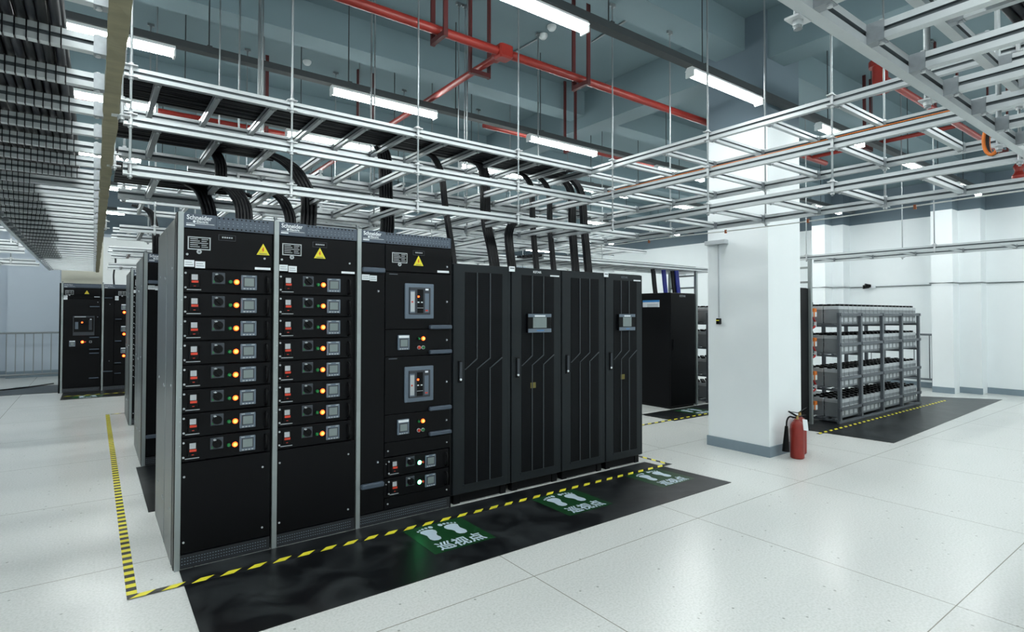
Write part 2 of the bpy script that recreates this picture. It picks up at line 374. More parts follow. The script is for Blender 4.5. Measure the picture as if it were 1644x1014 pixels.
tray('x', 2.2, 4.04, -.1, .755, 2.74, 'near aluminium cable tray with black cables in the upper right corner, upper tier', fr(2.35, 4.0, .345), 'near trays in the upper right corner')
tray('y', -1.5, 4.2, 8.33, 8.95, 2.40, 'thin low cable tray leading off right from the battery rack towards the right edge', fr(-1.3, 4.1, .52))
k = 0
for y, zs in ((6.95, (2.44, 2.74, 3.035)), (9.6, (2.44, 2.74)), (12.3, (2.44, 2.74))):
    for z in zs:
        if y > 8: tray('x', -5.5, -.79, y, y+.83, z, 'aluminium tray left of the long overhead tray, %s row, %s tier' % ({9.6: 'nearer', 12.3: 'farther'}[y], {2.44: 'bottom', 2.74: 'middle'}[z]), fr(-5.3, -.9, .40), 'trays left of the long tray', det=False)
        tray('x', .2, 8.3, y, y+.83, z, 'aluminium cable tray above the %s row of cabinets, %s tier' % ({6.95: 'second', 9.6: 'third', 12.3: 'fourth'}[y], {2.44: 'bottom', 2.74: 'middle', 3.035: 'top'}[z]), fr(.4, 8.2, .40), 'trays above the rear rows', det=False)
for z, nm in ((2.44, 'lower'), (2.74, 'upper')):
    tray('y', 5.0, 13.2, 4.07, 4.90, z+.072, 'aluminium cable tray running back behind the charcoal power cabinets, %s tier' % nm, [v for v in fr(5.2, 13.1, .40)], 'trays running to the back', det=False)
    tray('y', 5.0, 13.2, 1.6, 2.4, z+.072, 'aluminium cable tray running back over the first aisle, %s tier' % nm, fr(5.2, 13.1, .40), 'trays running to the back', det=False)
tray('x', 4.95, 9.2, 5.95, 6.75, 2.36, 'wide low cable tray with dark cables above the lone black cabinet by the pillar', fr(5.1, 9.1, .3), det=False)
# ------------------------------------------------------------------ threaded rods
def rod(x, y, z0, tiers, label, group, r=.0075, m=m_rod, anchor=True, sg=-1):
    top = ZC
    if 6.0 < x < 6.35: top = 4.43
    for a, b_ in ((.9, 1.28), (3.56, 3.94), (6.22, 6.54), (8.9, 9.22), (11.5, 11.85)):
        if a <= y <= b_: top = 4.61
    root = empty('threaded_rod', (x, y, z0), label, 'threaded rod', group)
    MB().cyl((0, 0, -.06), (0, 0, top-z0-.001), r, m, 8).build('rod', root)
    b = MB().box(-.035, .035, -.012, .012, top-z0-.03, top-z0-.001, m_rod); b.cyl((0, 0, top-z0-.05), (0, 0, top-z0-.03), .014, m_rod, 6); b.build('ceiling_anchor', root)
    for t in tiers:
        d = t-z0
        c = MB()
        for s_ in (.032, -.036): c.box(-.034, .034, -.022, .022, d+s_, d+s_+.006, m_aluw)
        c.cyl((0, 0, d+.038), (0, 0, d+.052), .015, m_aluw, 6); c.cyl((0, 0, d-.050), (0, 0, d-.036), .015, m_aluw, 6)
        c.cyl((0, 0, d-.032), (0, 0, d+.032), .011, m_aluw, 8)
        c.build('rail_clamp', root)
    return root
for j, (y, nm) in enumerate(((4.092, 'front'), (4.978, 'rear'))):
    for i, x in enumerate((.165, 1.105, 2.09, 3.11)):
        rod(x, y, 2.44, T, 'galvanised rod at the %s rail above the front cabinets, %s from the left' % (nm, ORD[i]), 'rods of the front tray')
for j, (x, nm) in enumerate(((4.042, 'left'), (4.928, 'right'))):
    for i, y in enumerate((.8, 1.77, 2.74, 3.80)):
        rod(x, y, 2.44, T, 'galvanised rod at the %s rail of the aisle tray, %s from the right edge' % (nm, ORD[i]), 'rods of the aisle tray')
for i, (x, y) in enumerate(((.085, 2.98), (.085, 4.02), (-.75, 4.4), (.085, 7.0), (-.75, 9.0))):
    rod(x, y, 2.465, (2.465,), 'threaded rod holding the long tray at the left edge, %s from the camera' % ORD[i], 'rods of the left tray')
for i, x in enumerate((1.6, 2.62, 3.6)):
    rod(x, .79, 2.44, (2.44,), 'thick galvanised rod on the near tray in the upper right corner, %s from the left' % ORD[i], 'rods of the near tray', .012)
for i, (x, y) in enumerate(((8.30, 4.0), (8.98, 3.02), (8.30, 2.45), (8.98, 1.6), (8.30, 1.2))):
    rod(x, y, 2.40, (2.40,), 'thin rod holding the low tray right of the pillar, %s from the pillar' % ORD[i], 'rods of the low tray')
q = 0
for y in (6.92, 7.81):
    for xi, x in enumerate((.5, 1.55, 2.7, 3.75, 5.1, 7.1)):
        rod(x, y, 2.44, (2.44, 2.74, 3.035), 'thin rod over the second cabinet row, %s tray rail, %s from the left' % ('front' if y < 7 else 'rear', ORD[xi]), 'rods of the rear trays')
for y in (9.57, 12.27):
    for xi, x in enumerate((-3.2, -1.1, 1.2, 2.9, 5.2, 7.4)):
        rod(x, y, 2.44, (2.44, 2.74), 'thin rod of the far tray over the %s cabinet row, %s from the left' % ('third' if y < 10 else 'fourth', ORD[xi]), 'rods of the far trays')
for i, (x, y, rr) in enumerate(((.82, 5.2, .006), (.97, 5.2, .008), (1.14, 5.25, .014), (2.17, 5.25, .010), (3.17, 5.25, .006), (3.25, 5.25, .006), (4.29, 5.25, .008))):
    rod(x, y, 2.70, (2.74,), 'steel rod just behind the trays above the front cabinets, %s from the left' % ORD[i], 'rods behind the front tray', rr)
tray('x', .6, 4.5, 5.25, 5.6, 2.74, 'narrow aluminium tray just behind the three tier trays of the front row', fr(.8, 4.4, .4), det=False)
# ------------------------------------------------------------------ cables on trays
def run_cables(name, label, axis, a0, a1, hs, z, r, seed, ends=None, group=None, mats=(m_cable, m_cable2), wob=.006, lift=None):
    rnd = random.Random(seed); root = empty(name, ((a0, hs[0], z) if axis == 'x' else (hs[0], a0, z)), label, 'cables', group)
    for i, h in enumerate(hs):
        e = ends[i] if ends else a1; n_ = max(4, int((e-a0)/.3)); pts = []; ph = rnd.random()*6
        for k_ in range(n_+1):
            a = (e-a0)*k_/n_; hh = h-hs[0]+wob*sin(a*2.1+ph); zz = r+wob*.5*sin(a*3.3+ph*2)+(i % 3)*.003+(lift[i] if lift else 0)
            pts.append((a, hh, zz) if axis == 'x' else (hh, a, zz))
        MB().tube(pts, r, mats[i % len(mats)], 7).build('cable', root)
    return root
def hrange(a, b, st): return [a+st*i for i in range(int((b-a)/st)+1)]
run_cables('cable_run', 'wide bed of black cables on the top tier above the front cabinets', 'x', .1, 4.05, hrange(4.20, 4.72, .028), T[0]+.033, .013, 1)
run_cables('cable_run', 'black cables on the middle tier above the first two cabinets', 'x', .1, .9, hrange(4.20, 4.72, .03), T[1]+.033, .014, 2, ends=[.75+.02*(i % 5)+.02*i for i in range(18)])
run_cables('cable_run', 'black cables on the bottom tier above the first cabinet', 'x', .1, .7, hrange(4.20, 4.74, .03), T[2]+.033, .014, 3, ends=[.62+.02*i for i in range(20)])
for (h0, h1, e, sd, nm) in ((-.68, -.42, 11.5, 5, 'leftmost'), (-.396, -.33, 8.7, 6, 'middle'), (-.311, -.10, 4.8, 7, 'rightmost')):
    run_cables('cable_run', '%s bed of black cables laid on the long tray at the left edge' % nm, 'y', .35, e, hrange(h0, h1, .0285)+hrange(h0+.0142, h1+.004, .0285), 2.465+.033, .0145, sd, group='cable beds on the left tray', wob=.003, lift=[0]*len(hrange(h0, h1, .0285))+[.025]*30)  # raised second cable layer is added to block light through the bed
tb = MB()
for y in fr(.50, 11.4, .367):
    lim = -.10 if y < 4.8 else (-.34 if y < 8.6 else -.42)
    for x in hrange(-.68, lim, .0285):
        for o_ in (-.017, .017): tb.box(x+.0125, x+.0165, y+o_-.0015, y+o_+.0015, 2.434, 2.498, m_cable)
        tb.box(x+.0125, x+.0165, y-.018, y+.018, 2.4335, 2.4365, m_cable)
tag(tb.build('cable_lacing'), 'black lacing cord tying the left tray cables round every rung', 'lacing cord', kind='stuff')
run_cables('cable_run', 'black cables on the upper near tray in the upper right corner', 'x', 2.25, 4.0, hrange(0.0, .62, .034), T[1]+.033, .017, 8)
run_cables('cable_run', 'dark cables on the low wide tray above the lone black cabinet', 'x', 5.0, 8.6, hrange(6.1, 6.6, .045), 2.36+.033, .016, 9)
# ------------------------------------------------------------------ cable drops
def bez(ps, n_=16):
    out = []
    for s_ in range(len(ps)-1):
        p0 = Vector(ps[max(s_-1, 0)]); p1 = Vector(ps[s_]); p2 = Vector(ps[s_+1]); p3 = Vector(ps[min(s_+2, len(ps)-1)])
        for k_ in range(n_):
            t = k_/n_
            out.append(.5*((2*p1)+(p2-p0)*t+(2*p0-5*p1+4*p2-p3)*t*t+(3*p1-p0-3*p2+p3)*t**3))
    out.append(Vector(ps[-1])); return out
def drop(label, path, spread, cnt, r, mats=(m_cable, m_cable2), cat='cable bundle', group='cable bundles dropping into the cabinets', lay=2, d=1.0):
    base = Vector(path[-1]); root = empty('cable_bundle', base, label, cat, group)
    for i in range(cnt):
        row = i % lay; col = i//lay; nc = (cnt+lay-1)//lay
        off = (col-(nc-1)/2)*spread
        pts = [p-base+Vector((off*(.35 if False else 1), row*r*1.9+.1*off, -abs(off)*.0)) for p in bez(path, 6)]
        MB().tube(pts, r, mats[i % len(mats)], 8).build('cable', root)
    tt = path[len(path)//2]
    return root
# ------------------------------------------------------------------ red sprinkler pipes
def pipe(label, pts, r, hang, group='red sprinkler pipes'):
    root = empty('sprinkler_pipe', pts[0], label, 'pipe', group); o = Vector(pts[0])
    for a, b_ in zip(pts[:-1], pts[1:]):
        MB().cyl(Vector(a)-o, Vector(b_)-o, r, m_pipe, 16).build('pipe', root)
    for (x, y, z, ax) in hang:
        b = MB(); e = .10
        if ax == 'x':   # pipe along x, hanger legs either side in y
            b.box(x-.02, x+.02, y-e-.02, y-e, z-r-.05, ZC-.001, m_brown); b.box(x-.02, x+.02, y+e, y+e+.02, z-r-.05, ZC-.001, m_brown)
            b.box(x-.02, x+.02, y-e, y+e, z-r-.045, z-r-.002, m_brown)
        else:
            b.box(x-e-.02, x-e, y-.02, y+.02, z-r-.05, ZC-.001, m_brown); b.box(x+e, x+e+.02, y-.02, y+.02, z-r-.05, ZC-.001, m_brown)
            b.box(x-e, x+e, y-.02, y+.02, z-r-.045, z-r-.002, m_brown)
        b.v = [tuple(Vector(q)-o) for q in b.v]; b.build('hanger', root)
    return root
pipe('main red sprinkler pipe crossing the ceiling from the left to the pillar', [(-4, 4.22, 4.0), (9.4, 4.22, 4.0)], .040, [(2.35, 4.22, 4.0, 'x'), (4.02, 4.22, 4.0, 'x'), (.2, 4.22, 4.0, 'x'), (7.4, 4.22, 4.0, 'x')])
fit = MB().bbox(-.075, .075, -.065, .065, -.065, .065, m_pipe, .015); fit.cyl((0, .06, 0), (0, .13, 0), .052, m_pipe, 16)
tag(fit.build('pipe_fitting', None, (3.03, 4.22, 4.0)), 'red square tee fitting where the branch leaves the main pipe', 'pipe fitting')
pipe('red branch pipe running back from the tee under the ceiling', [(3.03, 4.36, 4.0), (3.03, 11.0, 4.0)], .034, [(3.03, 4.62, 4.0, 'y'), (3.03, 7.55, 4.0, 'y')])
pipe('red pipe seen behind the top tier cables at the left', [(-5.5, 7.96, 4.0), (2.92, 7.96, 4.0)], .045, [(1.8, 7.96, 4.0, 'x'), (-1.5, 7.96, 4.0, 'x')])
pipe('red pipe behind the aisle tray left of the pillar', [(4.0, 6.0, 4.0), (8.6, 6.0, 4.0)], .034, [(5.5, 6.0, 4.0, 'x')])
pipe('red pipe in the upper right beyond the pillar', [(6.42, 2.34, 4.0), (13.4, 2.34, 4.0)], .036, [(8.4, 2.34, 4.0, 'x'), (10.6, 2.34, 4.0, 'x')])
pipe('thin red branch pipe right of the pillar', [(8.88, 2.38, 4.0), (8.88, 4.17, 4.0)], .028, [(8.88, 3.4, 4.0, 'y')])
v = MB().lathe([(.0, 0), (.05, .01), (.075, .05), (.05, .12), (.06, .16), (.09, .2), (.09, .23), (.03, .25), (0.001, .3)], m_pipe)
v.v = [(x, y, .3-z) for x, y, z in v.v]; v.f = [tuple(reversed(f)) for f in v.f]
tag(v.build('pipe_valve', None, (11.75, 2.34, 3.68)), 'red pipe valve hanging under the ceiling at the right edge', 'valve')
v = MB().cyl((0, 0, -.12), (0, 0, .10), .07, m_pipe, 14); v.cyl((0, 0, .10), (0, 0, .16), .10, m_pipe, 14); v.cyl((0, 0, -.16), (0, 0, -.12), .09, m_pipe, 14)
tag(v.build('pipe_valve', None, (6.42, 2.34, 4.0)), 'red pipe valve at the start of the upper right pipe', 'valve')
# ------------------------------------------------------------------ smoke detectors and conduits on the ceiling
for i, (x, y, lab) in enumerate(((4.36, 5.24, 'round white smoke detector on the ceiling above the main pipe, left of its neighbour'), (4.31, 5.02, 'second round white smoke detector on the ceiling, nearer the lighting rail'), (2.27, 7.70, 'round white smoke detector on the ceiling at the left beyond the beam'))):
    d = MB().lathe([(.001, -.055), (.035, -.052), (.048, -.035), (.055, -.02), (.055, 0)], m_lamph)
    tag(d.build('smoke_detector', None, (x, y, ZC-.001)), lab, 'smoke detector', 'smoke detectors')
def conduit(label, pts, r=.01, m=m_rod, name='conduit', cat='conduit', box=None):
    o = Vector(pts[0]); root = empty(name, pts[0], label, cat)
    MB().tube([Vector(p)-o for p in pts], r, m, 8).build('tube', root)
    if box:
        x, y, z, sx, sy, sz, mm = box; MB().bbox(x-sx-o.x, x+sx-o.x, y-sy-o.y, y+sy-o.y, z-sz-o.z, z+sz-o.z, mm, .004).build('end_box', root)
    return root
conduit('thin grey conduit on the ceiling beside the smoke detectors', [(4.33, 6.15, 4.965), (4.34, 5.7, 4.965), (4.36, 5.30, 4.965)])
conduit('thin grey conduit crossing the ceiling by the near beam', [(4.95, 5.0, 4.965), (4.90, 4.35, 4.965), (4.86, 4.05, 4.965), (4.80, 3.96, 4.90)])
conduit('thin grey ceiling conduit right of the pillar', [(8.2, 5.2, 4.965), (8.2, 4.05, 4.965), (8.2, 4.02, 4.97)])
# ------------------------------------------------------------------ switchgear cabinets
def screws(b, pts, r=.006, y=-.004):
    for x, z in pts: b.cyl((x, .0, z), (x, y, z), r, m_lightg, 8)
def make_drawer(root, x0, w, zt, h=.1492, green=False, sc=1.0, first=None):
    """withdrawable feeder unit with isolator, knob, lamps and meter; local origin top left"""
    if first is not None:
        c = copy_tree(first); c.parent = root; c.location = (x0, 0, zt); return c
    b = MB().bbox(.004, w-.004, -.012, .02, -h+.003, -.003, m_black, .003)
    b.box(.035*sc, .048*sc, -.022, -.012, -h+.02, -.015, m_blk2)
    for z_ in (-.027, -.116): b.cyl((.041*sc, -.012, z_), (.041*sc, -.026, z_), .0065, m_lightg, 8)
    b.cyl((.022*sc, -.012, -.045), (.022*sc, -.016, -.045), .004, m_lightg, 6)
    b.box(.05*sc, .128*sc, -.0135, -.012, -.131, -.126, m_lightg)
    d = b.build('drawer', root, (x0, 0, zt))
    s = MB().bbox(.062*sc, .122*sc, -.019, -.010, -.117, -.028, m_blk2, .003)
    s.box(.074*sc, .108*sc, -.0215, -.018, -.068, -.034, m_lightg); s.box(.074*sc, .111*sc, -.026, -.018, -.086, -.072, m_red)
    s.box(.086*sc, .098*sc, -.0205, -.018, -.108, -.104, m_red); s.build('isolator_switch', d)
    k_ = MB().bbox(.188*sc, .263*sc, -.017, -.011, -.090, -.017, m_knobp, .003)
    cx, cz = .226*sc, -.054
    k_.cyl((cx, -.017, cz), (cx, -.030, cz), .027*min(1, sc*1.05), m_blk2, 16)
    k_.plate([(cx-.022, cz+.014), (cx-.014, cz+.022), (cx+.022, cz-.014), (cx+.014, cz-.022)], -.040, -.030, m_blk2)
    k_.plate([(cx-.024, cz+.026), (cx-.012, cz+.031), (cx-.004, cz+.024), (cx-.016, cz+.018)], -.0305, -.0172, m_lightg)
    k_.plate([(cx-.031, cz-.028), (cx-.031, cz-.014), (cx-.027, cz-.014), (cx-.020, cz-.028)], -.0180, -.0172, m_gb)
    k_.build('rotary_knob', d)
    for gx, mm, rr, nm in (((.294, m_gb, .012, 'push_button'), (.330, m_lr, .0165, 'indicator_lamp')) if not green else ((.336, m_red, .010, 'push_button'), (.306, m_lg, .0165, 'indicator_lamp'))):
        q = MB().cyl((gx*sc, -.012, -.074), (gx*sc, -.018, -.074), rr+.003, m_blk2, 14)
        q.lathe([(rr, 0), (rr*.95, .008), (rr*.6, .013), (.001, .015)], mm, n=14) if False else q.cyl((gx*sc, -.018, -.074), (gx*sc, -.026, -.074), rr, mm, 14, r1=rr*.7)
        if mm is m_lr: q.cyl((gx*sc, -.026, -.074), (gx*sc, -.0275, -.074), rr*.62, m_lc, 12)
        q.build(nm, d)
    a, c_ = .356*sc, .452*sc
    q = MB().bbox(a, c_, -.022, -.011, -.124, -.027, m_slate, .003)
    q.box(a+.013*sc, c_-.013*sc, -.0245, -.021, -.104, -.041, m_slate2); q.box(a+.019*sc, c_-.019*sc, -.0255, -.024, -.099, -.047, m_scr)
    for i in range(4): q.box(a+(.014+.019*i)*sc, a+(.026+.019*i)*sc, -.0245, -.021, -.119, -.112, m_lightg)
    q.box(a+.01, a+.03, -.0228, -.0215, -.036, -.031, m_lightg); q.box(c_-.03, c_-.01, -.0228, -.0215, -.036, -.031, m_lightg)
    q.build('meter', d)
    hx = w-.033
    q = MB().tube([(hx, -.012, -.034), (hx, -.038, -.042), (hx, -.042, -.084), (hx, -.038, -.126), (hx, -.012, -.134)], .0085, m_blk2, 8); q.build('handle', d)
    return d
def strip_label(p, x0, x1, z0, z1): return MB().box(x0, x1, -.0095, -.008, z0, z1, m_white).build('label_strip', p)
def label_stack(p, x, z, w_=.06, h_=.042, y=-.0015):
    b = MB()
    b.box(x, x+w_, y, 0, z-h_, z, m_white); b.box(x+.006, x+w_-.012, y-.0004, y, z-.016, z-.013, m_ink); b.box(x+.006, x+w_-.006, y-.0004, y, z-.03, z-.027, m_ink)
    return b.build('paper_label', p, (0, -.008, 0))
def nameplate(p, x, z, w_=.126, h_=.08):
    b = MB()
    b.box(x, x+w_, -.006, 0, z-h_, z, m_lightg); b.box(x+.006, x+w_-.006, -.007, -.006, z-h_+.006, z-.006, m_black)
    for i in range(5):
        b.box(x+.012, x+.055+.01*(i % 3), -.0076, -.007, z-.016-.012*i, z-.012-.012*i, m_lightg); b.box(x+.075, x+.112-.008*(i % 2), -.0076, -.007, z-.016-.012*i, z-.012-.012*i, m_lightg)
    b.cyl((x+w_*.5, 0, z-h_-.012), (x+w_*.5, -.006, z-h_-.012), .014, m_lightg, 14); b.cyl((x+w_*.5, -.006, z-h_-.012), (x+w_*.5, -.0066, z-h_-.012), .006, m_ink, 10)
    return b.build('nameplate', p, (0, -.008, 0))
def triangle(root, x, z, s_=.08):
    b = MB().plate([(x-s_/2, z-s_*.93), (x+s_/2, z-s_*.93), (x, z)], -.005, 0, m_yel)
    bl = [(0, -.30), (-.10, -.56), (-.02, -.56), (-.06, -.74), (.09, -.50), (.02, -.50), (.06, -.30)]
    b.plate([(x+a*s_, z+c_*s_) for a, c_ in bl][::-1], -.0062, -.005, m_red); b.box(x-s_*.3, x+s_*.3, -.0058, -.005, z-s_*.87, z-s_*.82, m_ink)
    return b.build('warning_label', root)
def header(root, x0, x1, plate_w, z0=2.105, z1=2.188, detail=True):
    h = MB().box(x0, x1, -.004, .06, z0, z1, m_head); n_ = int((x1-x0-plate_w-.02)/.0265)
    for i in range(n_):
        xx = x0+plate_w+.016+.0265*i
        for zz in (z0+.010, z1-.010): h.plate([(xx-.005, zz-.004), (xx+.005, zz-.004), (xx+.005, zz+.004), (xx-.005, zz+.004)], -.0048, -.004, m_blk2)
        for zz in (z0+.032, z0+.050): h.plate([(xx-.003+.004, zz-.0025), (xx+.003+.004, zz-.0025), (xx+.003+.004, zz+.0025), (xx-.003+.004, zz+.0025)], -.0048, -.004, m_sldot)
    h.build('header_panel', root)
    p = MB().bbox(x0, x0+plate_w, -.014, -.003, z0-.004, z1+.003, m_head, .003); p.box(x0+.012, x0+plate_w-.012, -.0150, -.014, z0+.024, z0+.0265, m_white); p.box(x0+.012, x0+.06, -.0150, -.014, z0+.010, z0+.018, m_white)
    nb = p.build('brand_plate', root)
    if detail:
        text_mesh('lettering', 'Schneider', .040, m_white, nb, (x0+.014, -.0145, z0+.050), sx=.88, bold=.0006)
        text_mesh('lettering', 'Electric', .022, m_white, nb, (x0+.068, -.0145, z0+.032), sx=1.0, bold=.0004)
        MB().cyl((x0+.056, -.014, z0+.038), (x0+.056, -.0152, z0+.038), .008, m_white, 12).build('emblem', nb)
    else:
        text_mesh('lettering', 'Schneider Electric', .03, m_white, nb, (x0+.012, -.0145, z0+.045), sx=.62)
    return nb
def cab_shell(root, w_, dep, H=2.2, side=True):
    b = MB().box(.012, w_-.003, .02, dep, .09, H-.012, m_black)
    b.box(.012, w_-.003, .02, dep-.05, 0.004, .09, m_black)
    b.build('body', root)
    pl = MB().box(.030, w_-.012, -.006, .02, .006, .088, m_plinth_s)
    for i in range(int((w_-.06)/.0155)):
        xx = .042+.0155*i
        for zz in (.030, .048, .066): pl.plate([(xx-.0035, zz-.0018), (xx+.0035, zz-.0018), (xx+.0035, zz+.0018), (xx-.0035, zz+.0018)], -.0066, -.006, m_sldot)
    pl.build('plinth', root)
    MB().box(.0, .03, -.014, .02, 0, H-.004, m_strip).build('corner_strip', root)
    b = MB().cyl((.015, .03, H-.02), (.015, .03, H+.012), .008, m_rod, 8)
    b.lathe([(.010, 0), (.014, .006), (.010, .014)], m_rod, (.015, .03, H+.012), 10); b.build('lifting_bolt', root)
    if side:
        q = MB().box(-.004, .012, .012, .11, .0, H-.004, m_blk2).build('side_frame', root)
        b = MB().box(-.006, .012, .112, dep, .0, H-.03, m_side)
        for z_ in (1.83, 1.08, .30):
            for yy in (.2, .62, .66, 1.0): b.cyl((-.006, yy, z_+.03*sin(yy*9)), (-.011, yy, z_+.03*sin(yy*9)), .009, m_lightg, 8)
        b.box(-.008, -.0055, .55, .56, 0, H-.03, m_strip)
        b.build('side_panel', root)
def drawer_cabinet(loc, label, w_, first=None, tri_x=.49, tag_x=.223, side=True, brand=True, nrows=8):
    root = empty('switchgear_cabinet', loc, label, 'electrical cabinet', 'switchgear cabinets')
    cab_shell(root, w_, 1.22, side=side)
    header(root, .030, w_-.003, .18, detail=brand)
    b = MB().bbox(.030, w_-.012, -.008, .02, 1.852, 2.098, m_black, .003)
    p = b.build('top_panel', root); nameplate(p, .052, 2.048); bb = MB()
    bb.box(tag_x, tag_x+.10, -.0035, 0, 2.037, 2.074, m_slate2); bb.box(tag_x+.003, tag_x+.097, -.0045, -.0035, 2.040, 2.071, m_black)
    for i in range(5): bb.box(tag_x+.02+.013*i, tag_x+.029+.013*i, -.005, -.0045, 2.052, 2.061, m_lightg)
    bb.build('tag_plate', p, (0, -.008, 0)); label_stack(p, .034, 1.902, .055); label_stack(p, .094, 1.896, .055); strip_label(p, w_-.12, w_-.022, 1.861, 1.876)
    bb = MB(); screws(bb, [(.05, 1.937)], .007); bb.build('screw', p, (0, -.008, 0)); bb = MB(); screws(bb, [(w_-.06, 1.936)], .007); bb.build('screw', p, (0, -.008, 0))
    t = triangle(p, tri_x, 2.034); t.location = (0, -.008, 0)
    for i in range(nrows):
        d = make_drawer(root, .0, w_-.012+.0, 1.847-.1492*i, first=first)
        if first is None: first = d
    b = MB().bbox(.030, w_-.012, -.008, .02, .095, .650, m_black, .003); screws(b, [(.048, .565), (w_-.06, .555), (.048, .165), (w_-.06, .158)], .0065, -.012); b.build('bottom_panel', root)
    return root, first
YF0 = 4.0
c1, dr = drawer_cabinet((.410, YF0, 0), 'nearest black switchgear cabinet with eight red lit units, leftmost of the front row', .560)
c2, _ = drawer_cabinet((.970, YF0, 0), 'second black switchgear cabinet from the left in the front row, eight red lit units', .582, dr, tri_x=.305, tag_x=.255, side=False)
def breaker(root, x, z, w_=.25, h_=.275):
    b = MB().bbox(x, x+w_, -.022, -.006, z-h_, z, m_slate, .004); b.box(x+.028, x+w_-.028, -.018, -.012, z-h_+.03, z-.026, m_blk2)
    fr_ = b.build('breaker', root); 
    b = MB().bbox(x+.032, x+w_-.032, -.030, -.018, z-h_+.034, z-.030, m_slate2, .003)
    b.box(x+.036, x+.078, -.034, -.029, z-h_+.045, z-.055, m_slate); b.box(x+.040, x+.074, -.036, -.034, z-h_+.055, z-.065, m_lightg)
    b.box(x+.047, x+.060, -.038, -.034, z-.150, z-.138, m_red); b.box(x+.170, x+.196, -.033, -.029, z-.052, z-.038, m_white)
    b.box(x+.100, x+.150, -.033, -.029, z-h_+.045, z-.045, m_blk2); b.box(x+.165, x+.200, -.032, -.029, z-h_+.05, z-.075, m_slate)
    for i in range(2): b.box(x+.10+.03*i, x+.115+.03*i, -.035, -.032, z-.150, z-.142, m_white)
    b.box(x+.098, x+.150, -.035, -.032, z-.192, z-.189, m_lightg); b.cyl((x+.107, -.033, z-.102), (x+.107, -.037, z-.102), .008, m_lr, 10)
    b.box(x+.17, x+.19, -.035, -.031, z-.215, z-.205, m_red); b.build('control_face', fr_)
    return fr_
def small_meter(root, x, z):
    q = MB().bbox(x, x+.098, -.022, -.006, z-.115, z, m_slate, .003); q.box(x+.006, x+.092, -.024, -.021, z-.022, z-.004, m_white); q.box(x+.014, x+.084, -.0245, -.021, z-.095, z-.028, m_slate2); q.box(x+.02, x+.078, -.0255, -.024, z-.088, z-.036, m_scr)
    for i in range(4): q.box(x+.014+.019*i, x+.026+.019*i, -.0245, -.021, z-.110, z-.103, m_lightg)
    return q.build('meter', root)
def door_handle(root, x0, x1, z, h_=.034):
    return MB().bbox(x0, x1, -.040, -.006, z-h_, z, m_head, .006).build('door_handle', root)
def lock(b, x, z): b.cyl((x, -.006, z), (x, -.014, z), .011, m_slate2, 12); b.cyl((x, -.014, z), (x, -.0155, z), .006, m_lightg, 8)
def indicators(root, x, z):
    for dx, dz, mm, r_ in ((0, 0, m_lr, .0165), (-.036, 0, m_gb, .010), (-.034, -.07, m_red, .0125), (.002, -.07, m_gb, .0115)):
        q = MB().cyl((x+dx, -.008, z+dz), (x+dx, -.016, z+dz), r_+.003, m_lightg if dz else m_blk2, 14); q.cyl((x+dx, -.016, z+dz), (x+dx, -.026, z+dz), r_, mm, 14, r1=r_*.75)
        if mm is m_lr: q.cyl((x+dx, -.026, z+dz), (x+dx, -.0275, z+dz), r_*.6, m_lc, 12)
        q.build('indicator_lamp' if mm is m_lr else 'push_button', root)
def breaker_cabinet(loc, label):
    """left cable compartment door + right section with two air circuit breakers"""
    root = empty('switchgear_cabinet', loc, label, 'electrical cabinet', 'switchgear cabinets')
    w_ = .802; cab_shell(root, w_, 1.22, side=False)
    header(root, .030, w_-.003, .186)
    d = MB().bbox(.030, .218, -.008, .02, .095, 2.098, m_black, .003); lock(d, .165, 1.74); lock(d, .167, .462)
    dd = d.build('compartment_door', root); label_stack(dd, .036, 1.862, .06); label_stack(dd, .098, 1.856, .055)
    for z_ in (1.914, .318): door_handle(dd, .034, .210, z_, .036)
    X = .222
    b = MB().bbox(X, w_-.012, -.008, .02, 1.895, 2.098, m_black, .003)
    b.box(.45, .55, -.011, -.008, 2.031, 2.067, m_slate2); b.box(.453, .547, -.012, -.011, 2.034, 2.064, m_black)
    for i in range(5): b.box(.47+.013*i, .479+.013*i, -.0125, -.012, 2.046, 2.055, m_lightg)
    lock(b, .755, 1.953)
    p = b.build('top_panel', root); nameplate(p, .274, 2.040, .126, .078); strip_label(p, .668, .775, 1.903, 1.920); t = triangle(p, .498, 2.026, .083); t.location = (0, -.008, 0)
    for zt, nm in ((1.889, 'upper'), (1.242, 'lower')):
        b = MB().bbox(X, w_-.012, -.008, .02, zt-.438, zt, m_black, .003); lock(b, .755, zt-.22); b.box(X+.03, X+.10, -.0095, -.008, zt-.018, zt-.012, m_ink)
        p = b.build('breaker_door', root); breaker(p, .380, zt-.082); door_handle(p, .592, .792, zt-.408, .033)
        b = MB().bbox(X, w_-.012, -.008, .02, zt-.645, zt-.441, m_black, .003); lock(b, .755, zt-.53)
        p = b.build('control_door', root); small_meter(p, .322, zt-.482); indicators(p, .540, zt-.513); door_handle(p, .592, .792, zt-.606, .032)
    b = MB().bbox(X, w_-.012, -.008, .02, .486, .594, m_black, .003); screws(b, [(.25, .532), (.76, .532)], .0065, -.012); b.build('blank_panel', root)
    d1 = make_drawer(root, X-.01, .57, .482, .150, green=True, sc=.98)
    make_drawer(root, X-.01, .57, .330, first=d1)
    b = MB().bbox(X, w_-.012, -.008, .02, .095, .180, m_black, .003); screws(b, [(.25, .135), (.76, .15)], .0065, -.012); b.build('bottom_panel', root)
    MB().box(w_-.012, w_, -.004, .02, 0, 2.196, m_blk2).build('end_strip', root)
    return root
c3 = breaker_cabinet((1.549, YF0, 0), 'black switchgear cabinet with two grey framed circuit breakers and two green lit units')
